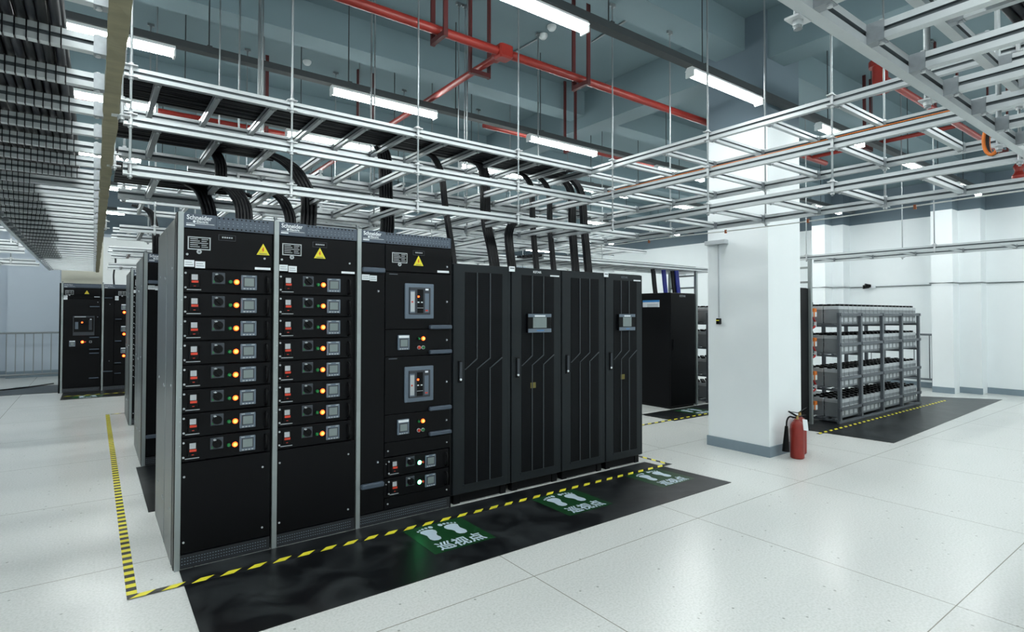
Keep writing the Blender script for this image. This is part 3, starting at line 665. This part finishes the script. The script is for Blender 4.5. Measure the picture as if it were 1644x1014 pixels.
# second and third row seen end-on at the left
c4 = copy_tree(c3); c4.location = (.412, 6.93, 0); tag(c4, 'black switchgear cabinet of the second row, seen edge-on just left of the nearest one'); 
sp = None
for cc in list(c1.children):
    if cc.name.startswith('side_panel') or cc.name.startswith('side_frame'):
        q = cc.copy(); C.objects.link(q); q.parent = c4
c5 = copy_tree(c1); c5.location = (.415, 9.57, 0); tag(c5, 'narrow-looking black switchgear cabinet of the third row, farthest of the edge-on ones')
# far left pair facing the camera
def far_breaker_cab(loc, label):
    root = empty('switchgear_cabinet', loc, label, 'electrical cabinet', 'switchgear cabinets')
    w_ = .64; cab_shell(root, w_, 1.0, H=2.18, side=False); header(root, .03, w_-.003, .19, 2.085, 2.168, False)
    MB().box(-.03, -.004, .0, 1.0, 0, 2.17, m_blk2).build('side_frame', root)
    b = MB().bbox(.03, w_-.012, -.008, .02, 1.87, 2.078, m_black, .003)
    p = b.build('top_panel', root); nameplate(p, .06, 2.03, .13, .085); strip_label(p, w_-.12, w_-.03, 1.90, 1.914); label_stack(p, .035, 1.93, .06, .04); label_stack(p, .035, 1.885, .06, .04); t = triangle(p, .40, 2.035); t.location = (0, -.01, 0)
    b = MB().bbox(.03, w_-.012, -.008, .02, .10, 1.865, m_black, .003); lock(b, .58, 1.8); lock(b, .58, 1.5)
    p = b.build('breaker_door', root)
    q = MB().bbox(.185, .53, -.022, -.006, 1.13, 1.52, m_slate2, .004); q.box(.20, .515, -.024, -.02, 1.20, 1.49, m_blk2); q.box(.22, .27, -.028, -.023, 1.26, 1.40, m_slate); q.box(.21, .39, -.026, -.022, 1.495, 1.512, m_lightg)
    q.box(.44, .49, -.028, -.023, 1.24, 1.44, m_slate2); q.box(.455, .485, -.030, -.027, 1.445, 1.46, m_white); q.cyl((.33, -.02, 1.39), (.33, -.03, 1.39), .016, m_lr, 10); q.build('breaker', p)
    small_meter(p, .13, 1.03)
    q = MB().cyl((.34, -.008, 1.0), (.34, -.028, 1.0), .026, m_lr, 14); q.cyl((.34, -.028, 1.0), (.34, -.0295, 1.0), .014, m_lc, 12); q.build('indicator_lamp', p)
    q = MB().cyl((.385, -.008, 1.0), (.385, -.022, 1.0), .013, m_red, 12); q.box(.45, .49, -.012, -.008, .98, 1.02, m_lightg); q.box(.455, .485, -.0125, -.012, .985, 1.015, m_black); q.build('push_button', p)
    for z_ in (1.72, 1.10, .86, .78, .28): door_handle(p, .45, .61, z_, .022)
    return root
far_breaker_cab((-.515, 14.2, 0), 'distant black switchgear cabinet with one breaker at the far left, beside the railing')
def far_feeder_cab(loc, label):
    root = empty('switchgear_cabinet', loc, label, 'electrical cabinet', 'switchgear cabinets')
    w_ = .9; cab_shell(root, w_, 1.0, H=2.18, side=False); header(root, .03, w_-.003, .19, 2.085, 2.168, False)
    b = MB().bbox(.03, .20, -.008, .02, .10, 2.078, m_black, .003); lock(b, .13, 1.76); lock(b, .13, .6); p = b.build('compartment_door', root); door_handle(p, .04, .17, 1.9, .02); door_handle(p, .0+.03, .19, .40, .022)
    b = MB().bbox(.205, w_-.012, -.008, .02, 1.87, 2.078, m_black, .003); p = b.build('top_panel', root); nameplate(p, .27, 2.03, .13, .085); label_stack(p, .215, 1.93, .06, .04); label_stack(p, .215, 1.885, .06, .04)
    for i in range(4):
        zt = 1.865-.45*i
        b = MB().bbox(.205, w_-.012, -.008, .02, zt-.445 if i < 3 else .10, zt, m_black, .003); p = b.build('feeder_door', root)
        door_handle(p, .22, .33, zt-.40 if i < 3 else .35, .02)
        if i < 3:
            small_meter(p, .32, zt-.10)
            q = MB().cyl((.375, -.008, zt-.27), (.375, -.028, zt-.27), .026, m_lr, 14); q.cyl((.375, -.028, zt-.27), (.375, -.0295, zt-.27), .014, m_lc, 12); q.build('indicator_lamp', p)
    return root
far_feeder_cab((.135, 14.2, 0), 'distant black switchgear cabinet with three red lamps one above another, partly hidden at far left')
# ------------------------------------------------------------------ UPS cabinets
def ups(x0, x1, label, disp, logo):
    w_ = x1-x0-.006; root = empty('ups_cabinet', (x0+.003, YF0, 0), label, 'power cabinet', 'tall charcoal power cabinets'); H = 1.99
    b = MB().bbox(0, w_, .022, .85, .075, H, m_ups, .004); b.build('body', root)
    for (a, c_) in ((.03, .09), (w_-.09, w_-.03)):
        for (e, f_) in ((.03, .09), (.72, .78)): MB().box(a, c_, e, f_, 0, .075, m_blk2).build('foot', root)
    MB().box(.095, w_-.095, .035, .71, .006, .074, m_blk2).build('base_skirt', root)
    d = MB().bbox(.004, w_-.004, 0, .022, .085, H-.006, m_ups, .004)
    for sx in (.012, w_-.032): d.box(sx, sx+.014, -.001, 0, .1, H-.02, m_ups)
    d = d.build('door', root)
    m0, m1 = .115, w_-.095; zt, zb = 1.92, .158; t = .0045
    MB().box(m0, m1, -.003, .002, zb, zt, m_upsm).build('mesh_panel', d)
    cols = [m0, m0+(m1-m0)*.31, m0+(m1-m0)*.66, m1]
    b = MB()
    for i in range(3):
        xa, xb = cols[i], cols[i+1]; ku, kl = 1.192, 1.112
        if i < 2: b.box(xb-.004, xb+.004, -.008, -.002, ku, zt, m_ridge)
        if i > 0: b.box(xa-.004, xa+.004, -.008, -.002, zb, kl, m_ridge)
        b.plate([(xa-.004, kl-.004), (xa+.004, kl-.006), (xb+.004, ku-.002), (xb-.004, ku+.004)], -.008, -.002, m_ridge)
    b.build('trim_ridges', d)
    MB().plate([(m0-.012, zb-.012), (m1+.012, zb-.012), (m1+.012, zb), (m0-.012, zb)], -.006, .0, m_ups).build('mesh_border', d)
    q = MB().bbox(.048, .084, -.012, 0, 1.005, 1.185, m_blk2, .004); q.bbox(.054, .078, -.022, -.010, 1.04, 1.175, m_slate2, .003); q.cyl((.066, -.010, 1.03), (.066, -.020, 1.03), .010, m_white, 12); q.build('handle', d)
    if disp:
        a, c_ = .160, w_-.155
        q = MB().bbox(a, c_, -.034, 0, 1.402, 1.574, m_blk2, .004)
        q.box(a+.002, c_-.002, -.038, -.033, 1.543, 1.572, m_slate); q.box(a+.002, c_-.002, -.038, -.033, 1.404, 1.438, m_slate)
        q.box(a+.075, c_-.075, -.039, -.037, 1.546, 1.560, m_white)
        q.box(a+.058, c_-.058, -.037, -.033, 1.445, 1.540, m_scr); q.box(a+.1, c_-.09, -.0385, -.0375, 1.418, 1.424, m_bluel); q.build('display', d)
        MB().box(.215, .275, -.0045, -.003, .90, .95, mat('yellow sticker behind mesh %s' % logo, (108, 100, 40), .6)).build('sticker', d)
        text_mesh('lettering', 'KSTAR', .028, m_white if logo else m_ink, d, (w_/2-.05, -.002, 1.945), sx=1.15, bold=.0005)
        MB().box(w_-.14, w_-.03, -.0035, 0, 1.921, 1.934, m_white).build('label_strip', d)
    return root
UX = (2.366, 2.963, 3.558, 4.148, 4.712)
ups(UX[0], UX[1], 'first tall charcoal power cabinet with mesh door and no screen, next to the switchgear', False, 0)
ups(UX[1], UX[2], 'second tall charcoal power cabinet with a small screen on its mesh door', True, 1)
ups(UX[2], UX[3], 'third tall charcoal power cabinet without screen, between the two with screens', False, 0)
ups(UX[3], UX[4], 'fourth tall charcoal power cabinet with a small screen, at the right end of the row', True, 0)
for i, x in enumerate((UX[1], UX[3])):
    b = MB().box(-.025, .035, -.008, 0, -.045, 0, m_white); b.box(-.018, .028, -.0085, -.008, -.022, -.012, m_ink)
    tag(b.build('paper_tag', None, (x, YF0, 1.992)), 'small white paper tag at the top joint between the %s power cabinets' % ('first and second' if i == 0 else 'third and fourth'), 'tag', 'paper tags on the power cabinets')
# ------------------------------------------------------------------ mats, tapes, stickers on the floor
tag(MB().slab([(.437, 2.995), (4.80, 3.02), (4.72, 3.985), (.437, 3.985)], .0006, .004, m_mat).build('rubber_mat'), 'long black rubber mat in front of the front cabinet row', 'mat')
tag(MB().box(.365, 2.4, 5.30, 6.91, .0006, .004, m_mat).build('rubber_mat'), 'black rubber mat in front of the second cabinet row, glimpsed behind the nearest cabinet', 'mat')
tag(MB().box(-.47, 1.4, 13.09, 14.17, .0006, .004, m_mat).build('rubber_mat'), 'black rubber mat in front of the two far left cabinets', 'mat')
tag(MB().slab([(-1.75, 14.4), (-.55, 14.4), (-.55, 15.9), (-1.3, 15.9)], .0006, .004, m_mat).build('rubber_mat'), 'dark rubber mat on the floor left of the far left cabinets', 'mat')
tag(MB().slab([(7.87, 2.76), (13.55, 2.98), (12.0, 5.2), (7.70, 5.2)], .0006, .004, m_mat).build('rubber_mat'), 'large black rubber mat under the battery rack on the right', 'mat')
tag(MB().box(6.9, 12.0, 5.25, 5.9, .0006, .004, m_mat).build('rubber_mat'), 'black rubber mat in front of the lone black cabinet beyond the pillar', 'mat')
def tape(label, axis, a0, a1, h0, h1, z, pitch=.149, wy=.075, sh=.054):
    b = MB()
    P = (lambda a, h: (a, h)) if axis == 'x' else (lambda a, h: (h, a))
    q = [P(a0, h0), P(a1, h0), P(a1, h1), P(a0, h1)]
    if axis != 'x': q = q[::-1]
    b.slab(q, z, z+.0007, m_blkt); a = a0+.01
    while a+wy+sh < a1:
        q = [P(a, h0), P(a+wy, h0), P(a+wy+sh, h1), P(a+sh, h1)]
        if axis != 'x': q = q[::-1]
        b.slab(q, z+.0007, z+.0010, m_ylw); a += pitch
    return tag(b.build('floor_tape'), label, 'tape', 'yellow and black floor tapes')
tape('yellow and black striped tape along the front mat, before the nearest cabinets', 'x', .165, 4.88, 3.748, 3.796, .0045)
tape('yellow and black striped tape running back along the left side of the cabinets', 'y', 3.80, 10.8, .165, .215, .0008, .10, .05, .0)
tape('short striped tape turning back at the right end of the front row', 'y', 3.80, 4.75, 4.84, 4.885, .0008, .12, .06, .04)
tape('yellow and black striped tape in front of the battery rack', 'x', 7.66, 12.6, 3.54, 3.585, .0045)
tape('striped tape across the far mat at the left', 'x', -.45, 1.2, 13.55, 13.6, .0045)
tape('faint striped tape crossing behind the third cabinet row', 'x', .23, .46, 10.78, 10.82, .0008)
tape('striped tape on the floor before the lone black cabinet beyond the pillar', 'x', 5.3, 9.5, 5.30, 5.345, .0045)
def foot(b, cx, cy, s, mir, z0, z1):
    out = [(-.020, .0), (-.052, .012), (-.066, .05), (-.06, .09), (-.052, .125), (-.062, .165), (-.074, .2), (-.062, .228), (-.03, .24), (.012, .238), (.046, .222), (.060, .19), (.052, .15), (.028, .118), (.020, .09), (.028, .05), (.016, .014)]
    toes = [(.056, .272, .023), (.016, .276, .015), (-.018, .271, .0135), (-.048, .26, .012), (-.074, .243, .011)]
    q = [(cx+mir*x*s, cy+y*s) for x, y in out]
    if mir > 0: q = q[::-1]
    b.slab(q, z0, z1, m_foot)
    for tx, ty, tr in toes:
        b.slab([(cx+mir*tx*s+tr*s*cos(t)*.85, cy+ty*s+tr*s*1.15*sin(t)) for t in [2*pi*k_/12 for k_ in range(12)]], z0, z1, m_foot)
def sticker(x0, x1, y0, y1, label):
    z = .0046; root = empty('floor_sticker', (x0, y0, z), label, 'floor sticker', 'green footprint stickers')
    w_, h_ = x1-x0, y1-y0
    MB().slab([(0, 0), (w_, 0), (w_, h_), (0, h_)], 0, .0005, m_green).build('sheet', root)
    s = h_/.47; b = MB(); foot(b, w_*.31, h_*.40, s*.85, 1, .0005, .0009); foot(b, w_*.68, h_*.40, s*.85, -1, .0005, .0009); b.build('footprints', root)
    text_mesh('lettering', '\u5de1\u89c6\u70b9', .135*s, m_foot, root, (w_*.52, h_*.075, .0006), (0, 0, 0), .0002, .88, 'CENTER', .0028)
sticker(1.803, 2.285, 3.26, 3.745, 'green floor sticker with white footprints, nearest the camera on the front mat')
sticker(2.985, 3.467, 3.26, 3.745, 'green floor sticker with white footprints, middle one of the front mat')
sticker(4.15, 4.63, 3.29, 3.745, 'green floor sticker with white footprints, at the far right end of the front mat')
sticker(-.30, .16, 13.15, 13.52, 'green footprint sticker on the far left mat')
sticker(7.6, 8.1, 5.36, 5.80, 'green footprint sticker on the mat beyond the pillar')
# ------------------------------------------------------------------ cable drops (paths worked out in metres)
TC = 2.19
drop('thick black cable bundle falling from the tray into the left of the nearest cabinet', [(.40, 4.55, 2.49), (.52, 4.55, 2.49), (.60, 4.5, 2.44), (.64, 4.47, 2.33), (.66, 4.45, TC)], .024, 8, .012)
drop('curved black cable bundle arching into the nearest cabinet, right one', [(.42, 4.40, 2.50), (.60, 4.40, 2.50), (.76, 4.36, 2.46), (.84, 4.33, 2.34), (.85, 4.32, TC)], .022, 10, .012)
drop('black cable bundle dropping between tray tiers above the nearest cabinet', [(.60, 4.74, 2.82), (.70, 4.72, 2.80), (.75, 4.70, 2.72), (.76, 4.70, 2.60), (.76, 4.70, 2.47)], .020, 8, .011)
drop('large curved black cable bundle arching from the middle tier into the second cabinet', [(.80, 4.50, 2.79), (1.05, 4.50, 2.78), (1.22, 4.48, 2.70), (1.32, 4.44, 2.52), (1.33, 4.42, 2.36), (1.32, 4.42, TC)], .030, 8, .014)
drop('lower curved black cable bundle entering the second cabinet', [(.74, 4.45, 2.50), (.98, 4.45, 2.50), (1.12, 4.42, 2.44), (1.18, 4.40, 2.32), (1.19, 4.40, TC)], .026, 6, .013)
drop('black cable bundle hanging from the top tier into the third cabinet', [(2.05, 4.72, 3.06), (2.10, 4.76, 3.0), (2.12, 4.78, 2.85), (2.12, 4.76, 2.6), (2.09, 4.66, 2.38), (2.02, 4.55, TC)], .026, 10, .012)
UT = 1.985
drop('slim black cable bundle dropping into the first power cabinet', [(2.42, 4.60, 3.05), (2.52, 4.60, 3.02), (2.60, 4.60, 2.88), (2.64, 4.6, 2.6), (2.69, 4.56, 2.2), (2.71, 4.54, UT)], .016, 6, .012)
drop('wide black cable bundle dropping from the top tier into the second power cabinet, left strand', [(2.98, 4.60, 3.05), (3.05, 4.60, 3.02), (3.09, 4.60, 2.9), (3.09, 4.58, 2.5), (3.11, 4.5, 2.2), (3.12, 4.46, UT)], .022, 10, .012)
drop('curved black cable bundle rising from the second power cabinet to the bottom tier, right strand', [(3.42, 4.45, 2.47), (3.32, 4.45, 2.46), (3.26, 4.43, 2.36), (3.25, 4.40, 2.2), (3.27, 4.38, UT)], .022, 8, .012)
drop('slim black cable bundle dropping into the third power cabinet, left one', [(3.55, 4.70, 3.06), (3.68, 4.70, 3.03), (3.76, 4.70, 2.9), (3.78, 4.70, 2.5), (3.79, 4.64, UT)], .018, 6, .012)
drop('slim black cable bundle dropping into the third power cabinet, right one', [(3.78, 4.72, 3.07), (3.92, 4.72, 3.04), (4.02, 4.72, 2.9), (4.04, 4.72, 2.5), (4.05, 4.66, UT)], .018, 6, .012)
drop('thick black cable bundle dropping into the fourth power cabinet, left strand', [(4.0, 4.66, 3.09), (4.18, 4.66, 3.06), (4.30, 4.66, 2.92), (4.32, 4.66, 2.5), (4.32, 4.6, UT)], .024, 8, .013)
drop('thick black cable bundle dropping into the fourth power cabinet, right strand', [(4.05, 4.60, 3.10), (4.25, 4.60, 3.07), (4.40, 4.60, 2.92), (4.45, 4.60, 2.5), (4.44, 4.52, UT)], .024, 8, .013)
drop('black cable bundle dropping behind the second cabinet row at the left', [(.35, 7.55, 2.78), (.50, 7.55, 2.72), (.55, 7.5, 2.5), (.56, 7.5, TC)], .024, 6, .013)
drop('single black cable hanging above the distant cabinets at the left', [(.30, 14.6, 3.0), (.36, 14.6, 2.7), (.33, 14.6, 2.4), (.34, 14.6, 2.17)], .02, 1, .016)
# ------------------------------------------------------------------ pillar fittings
root = conduit('grey conduit down the pillar\'s left face ending in a black switch box', [(5.962, 4.03, 2.44), (5.962, 3.93, 2.44), (5.962, 3.905, 2.41), (5.962, 3.90, 2.30), (5.962, 3.90, 1.53)], .010, m_lightg, box=(5.955, 3.90, 1.49, .024, .022, .035, m_blk2))
MB().box(-.034, -.030, -.150, -.110, -.945, -.935, m_ylw).build('yellow_label', root)
tag(MB().bbox(5.90, 5.978, 4.06-.28, 4.055, 2.40, 2.45, m_lightg, .004).build('junction_box'), 'pale grey junction box high on the pillar\'s left face', 'box')
# ------------------------------------------------------------------ fire extinguishers
def extinguisher(loc, label, rz, horn=True):
    r = empty('fire_extinguisher', loc, label, 'fire extinguisher', 'fire extinguishers by the pillar', rz)
    MB().lathe([(.060, 0), (.070, .010), (.071, .03), (.071, .33), (.066, .365), (.048, .392), (.026, .405), (.022, .425)], m_pipe, n=24).build('cylinder', r)
    b = MB().cyl((0, 0, .42), (0, 0, .462), .016, m_brass, 12); b.cyl((0, 0, .44), (-.05, 0, .445), .010, m_blk2, 10); b.build('valve', r)
    b = MB().add([(-.02, -.012, .455), (.02, -.012, .455), (.02, .012, .455), (-.02, .012, .455), (-.10, -.010, .505), (-.085, -.010, .515), (-.085, .010, .515), (-.10, .010, .505)], [(0, 1, 5, 4), (3, 7, 6, 2), (0, 4, 7, 3), (1, 2, 6, 5), (4, 5, 6, 7), (0, 3, 2, 1)], m_blk2)
    b.add([(-.01, -.012, .445), (.02, -.012, .458), (.02, .012, .458), (-.01, .012, .445), (.09, -.010, .462), (.10, -.010, .470), (.10, .010, .470), (.09, .010, .462)], [(0, 1, 5, 4), (3, 7, 6, 2), (0, 4, 7, 3), (1, 2, 6, 5), (4, 5, 6, 7), (0, 3, 2, 1)], m_blk2)
    b.build('lever', r)
    if horn:
        MB().tube(bez([(-.04, 0, .445), (-.085, .0, .45), (-.112, 0, .41), (-.118, 0, .345)], 6), .009, m_blk2, 8).build('hose', r)
        MB().cyl((-.118, 0, .35), (-.128, 0, .075), .016, m_blk2, 16, r1=.038).build('horn', r)
    b = MB().add([(.02, -.076, .44), (.075, -.07, .43), (.085, -.074, .31), (.03, -.08, .32)], [(0, 1, 2, 3)], m_white); b.add([(.02, -.074, .44), (.075, -.068, .43), (.085, -.072, .31), (.03, -.078, .32)], [(3, 2, 1, 0)], m_white)
    b.build('paper_tag', r)
    return r
extinguisher((6.205, 3.105, 0), 'red fire extinguisher in front, black horn on its left, at the pillar foot', radians(-36))
extinguisher((6.455, 3.20, 0), 'red fire extinguisher behind the other one at the pillar foot', radians(150), False)
# ------------------------------------------------------------------ black cabinets beyond the pillar
def plain_cab(x0, x1, y0, y1, H, label, mark=True):
    r = empty('battery_breaker_cabinet', (x0, y0, 0), label, 'power cabinet', 'plain black cabinets beyond the pillar')
    w_, d_ = x1-x0, y1-y0
    MB().bbox(0, w_, .02, d_, .03, H, m_black, .005).build('body', r)
    MB().box(.02, w_-.02, .03, d_-.02, 0, .03, m_blk2).build('base', r)
    d = MB().bbox(.004, w_-.004, 0, .02, .04, H-.006, m_black, .004).build('door', r)
    q = MB().bbox(.05, .08, -.014, 0, .98, 1.16, m_blk2, .004).build('handle', d)
    if mark:
        text_mesh('lettering', 'KSTAR', .05, m_lightg, d, (w_*.35, -.001, H-.07), sx=1.1)
        b = MB().box(-.002, 0, d_*.28, d_*.72, H-.24, H-.12, m_white); b.box(-.0026, -.002, d_*.28, d_*.72, H-.155, H-.12, m_bluel)
        for i in range(3): b.box(-.0026, -.002, d_*.32, d_*.60, H-.235+.02*i, H-.229+.02*i, m_ink)
        b.build('notice', r)
    return r
plain_cab(7.69, 8.36, 5.93, 6.75, 1.935, 'lone black cabinet between the power row and the pillar, blue notice on its side')
plain_cab(7.66, 8.255, 3.955, 4.83, 1.955, 'black cabinet edge visible just right of the pillar, beside the battery rack', False)
def vladder(x, y, label, H=2.375, dx=.55):
    r = empty('cable_ladder', (x, y, 0), label, 'cable ladder', 'upright cable ladders'); b = None
    for yy in (0, dx): MB().box(-.022, .022, yy-.022, yy+.022, 0, H, m_strip).build('post', r)
    for i in range(11):
        z_ = .15+.21*i; MB().box(-.012, .012, .022, dx-.022, z_-.014, z_+.014, m_strip).build('rung', r)
    return r
vladder(8.285, 3.945, 'upright aluminium cable ladder at the left end of the right battery rack')
vladder(8.45, 5.98, 'upright aluminium cable ladder beside the lone black cabinet', 2.33)
for (x, y, mm, lab, g) in ((7.80, 6.35, m_cable, 'black cable bundle rising from the left of the lone black cabinet', None), (8.02, 6.3, m_blue, 'bright blue cable bundle on top of the lone black cabinet', None), (8.2, 6.25, m_cable, 'black cable bundle at the right on top of the lone black cabinet', None), (8.27, 6.22, m_blue, 'blue cable bundle among black ones on the lone black cabinet', None)):
    drop(lab, [(x-.05, y, 2.36), (x-.03, y, 2.25), (x-.01, y, 2.1), (x+.02, y, 1.93)], .035, 3, .02, (mm,), lay=1)
drop('red cable bundle falling beside the pillar\'s right edge to the cabinet', [(8.02, 4.25, 2.36), (8.02, 4.25, 2.2), (8.05, 4.22, 2.05), (8.06, 4.2, 1.955)], .02, 3, .016, (m_redc,), lay=1)
# ------------------------------------------------------------------ battery racks
BAT = None
def make_batt(loc):
    r = empty('battery', loc, 'x', 'battery')
    b = MB().bbox(-.070, .070, -.11, .11, 0, .215, m_bat, .006); b.box(-.045, .045, -.112, -.11, .03, .09, m_lightg); b.bbox(-.073, .073, -.114, .114, .205, .262, m_batl, .010)
    b.box(-.06, .06, -.118, -.112, .150, .165, m_batl); b.build('case', r)
    for yy in (-.06, .06):
        MB().bbox(-.030, .030, yy-.026, yy+.026, .258, .292, m_blk2, .005).build('terminal_cap', r)
    return r
def rack(x0, x1, y0, name, posts, tiers, depth, rows_y, nb, label, side):
    global BAT
    r = empty('battery_rack', (x0, y0, .004), label, 'rack', 'battery racks')
    for p in posts:
        for yy in (0, depth):
            b = MB().box(p-x0-.028, p-x0+.028, yy-.02, yy+.02, 0, tiers[-1]+.19, m_steel)
            for t in tiers: b.cyl((p-x0, yy-.035, t+.165), (p-x0, yy-.02, t+.165), .025, m_steel, 10)
            b.build('post', r)
        for t in tiers:
            MB().box(p-x0-.018, p-x0+.018, .02, depth-.02, t-.02, t+.01, m_steel).build('crossbar', r)
    for t in tiers:
        for yy in (0, depth): MB().box(0, x1-x0, yy-.024 if yy == 0 else yy+.002, yy-.002 if yy == 0 else yy+.024, t+.145, t+.185, m_steel).build('front_rail', r)
        for yy in rows_y:
            for o_ in (-.07, .07): MB().box(0, x1-x0, yy+o_-.02, yy+o_+.02, t+.010, t+.030, m_steel).build('support_rail', r)
    MB().box(0, x1-x0, -.018, .018, .0, .03, m_steel).build('base_rail', r)
    st = (x1-x0-.2)/nb
    for ti, t in enumerate(tiers):
        for ri, yy in enumerate(rows_y):
            for i in range(nb):
                loc = (x0+.12+st*(i+.5), y0+yy, t+.031)
                if BAT is None: BAT = o = make_batt(loc)
                else: o = copy_tree(BAT); o.location = loc
                tag(o, 'grey battery, %s shelf of the %s rack, %s row, %s from the left' % (('lowest', 'second', 'third', 'top')[ti], name, ('front', 'rear')[ri], ORD[i]), None, 'batteries on the %s rack' % name)
    # orange fused end connectors
    for ti, t in enumerate(tiers):
        e = empty('fuse_box', (x0-.045, y0+.36, t+.13), 'orange fuse box with white label at the left end of the %s shelf, %s rack' % (('lowest', 'second', 'third', 'top')[ti], name), 'fuse box', 'orange fuse boxes')
        MB().bbox(-.035, .035, -.075, .075, 0, .13, m_orange, .006).build('case', e)
        q = MB().box(-.028, .028, -.078, -.075, .005, .075, m_white); q.box(-.038, -.035, -.06, .06, .005, .075, m_white); q.build('label_plate', e)
        MB().tube(bez([(0, -.02, .14), (.01, -.02, .20), (.06, .0, .21), (.10, .02, .16)], 5), .011, m_cable, 8).build('black_lead', e)
        if ti: MB().tube(bez([(0, -.03, .0), (.03, -.05, -.07), (.0, -.06, -.14), (-.07, -.02, -.18), (-.1, .05, -.19)], 5), .014, m_redc, 8).build('red_lead', e)
        if ti: MB().box(.0, .012, -.08, -.05, -.14, -.07, m_white).build('paper_tag', e)
    return r
rack(8.62, 11.80, 3.72, 'right', (8.67, 9.38, 10.18, 10.97, 11.74), (.035, .475, .97, 1.405), .54, (.14, .375), 20, 'grey steel battery rack on the right with four shelves of grey batteries', 0)
rack(8.75, 11.2, 5.98, 'rear', (8.80, 9.6, 10.4, 11.15), (.035, .475, .97, 1.405), .54, (.14, .375), 15, 'grey steel battery rack behind the pillar, mostly hidden', 0)
# ------------------------------------------------------------------ railings
def railing(axis, a0, a1, h, zt, zb, step, label):
    r = empty('railing', ((a0, h, 0) if axis == 'x' else (h, a0, 0)), label, 'railing', 'steel railings')
    P = (lambda a, z: (a, 0, z)) if axis == 'x' else (lambda a, z: (0, a, z))
    for z_ in (zt, zb): MB().cyl(P(0, z_), P(a1-a0, z_), .022, m_rod if axis == 'x' else m_steel, 10).build('rail', r)
    a = .08
    while a < a1-a0:
        MB().cyl(P(a, zb), P(a, zt), .009, m_rod if axis == 'x' else m_steel, 8).build('baluster', r); a += step
    for a in (.02, a1-a0-.02): MB().cyl(P(a, 0), P(a, zt), .02, m_rod if axis == 'x' else m_steel, 10).build('post', r)
    return r
railing('x', -5.2, -.62, 17.9, 1.10, .10, .165, 'steel railing with thin balusters against the far left wall')
railing('y', 4.25, 8.2, 14.30, 1.15, .20, .28, 'dark steel railing against the right wall behind the battery rack')
# ------------------------------------------------------------------ right wall fittings
zc = 2.215
conduit('thin grey conduit along the right wall following its pilasters', [(14.43, 9.0, zc), (14.43, 6.53, zc), (13.73, 6.52, zc), (13.73, 6.19, zc), (14.08, 6.18, zc), (14.08, 5.93, zc), (14.43, 5.92, zc), (14.43, 4.15, zc), (13.73, 4.14, zc), (13.73, 3.74, zc), (14.08, 3.73, zc), (14.08, 3.38, zc), (14.43, 3.37, zc), (14.43, -3, zc)], .013, m_rod)
e = empty('wall_spotlight', (14.44, 5.46, zc), 'small black twin spotlight on the right wall above the battery rack', 'wall light')
MB().bbox(-.05, 0, -.07, .05, -.03, .03, m_white, .004).build('base', e)
MB().cyl((-.06, .02, .02), (-.13, .11, .03), .035, m_blk2, 14, r1=.05).build('lamp_head', e); MB().cyl((-.06, .05, .0), (-.12, .16, .0), .03, m_blk2, 14, r1=.045).build('lamp_head', e)
# thin wire with rust clamps under the aisle tray
pts = [(4.70, y, 2.345+.01*sin(y*2)) for y in fr(-.8, 5.0, .4)]
e = conduit('thin pale wire with rusty clips strung under the aisle tray', pts, .005, m_wire, 'wire', 'wire')
for y in (1.5, 2.25, 3.0, 3.9): MB().box(-.008, .008, y+.8-.008, y+.8+.008, -.012, .02, m_rust).build('clip', e)
# black and orange cord lying on the middle tier rail and a hanging coil
pts = bez([(4.09, 3.9, 2.776), (4.09, 3.0, 2.778), (4.10, 2.3, 2.777), (4.09, 1.6, 2.780), (4.10, 1.0, 2.778)], 8)
o = Vector(pts[0]); e = empty('extension_cord', pts[0], 'black and orange cord lying along the middle rail of the aisle tray', 'cord')
MB().tube([p-o for p in pts], .009, m_cable, 8).build('black_cord', e); MB().tube([p-o+Vector((-.010, 0, .009)) for p in pts], .0035, m_orange, 8).build('orange_cord', e)
e = empty('cable_coil', (4.06, .92, 2.47), 'orange and black coiled cable hanging on the aisle tray near the right edge', 'cable coil')
for i in range(5):
    pts = [(.012*i-.02, .035*cos(t)*(1-.08*i)+.0, .085+.085*sin(t)) for t in [2*pi*k_/20 for k_ in range(21)]]
    MB().tube(pts, .009, m_orange if i == 4 or i == 0 else m_cable, 8).build('loop', e)
# floor cable at far left
tag(MB().tube(bez([(-3.4, 14.0, .012), (-2.6, 14.6, .012), (-1.9, 15.2, .012), (-1.2, 15.6, .012), (-.7, 16.2, .012)], 6), .012, m_cable, 8).build('floor_cable'), 'black cable lying on the floor at the far left', 'cable')
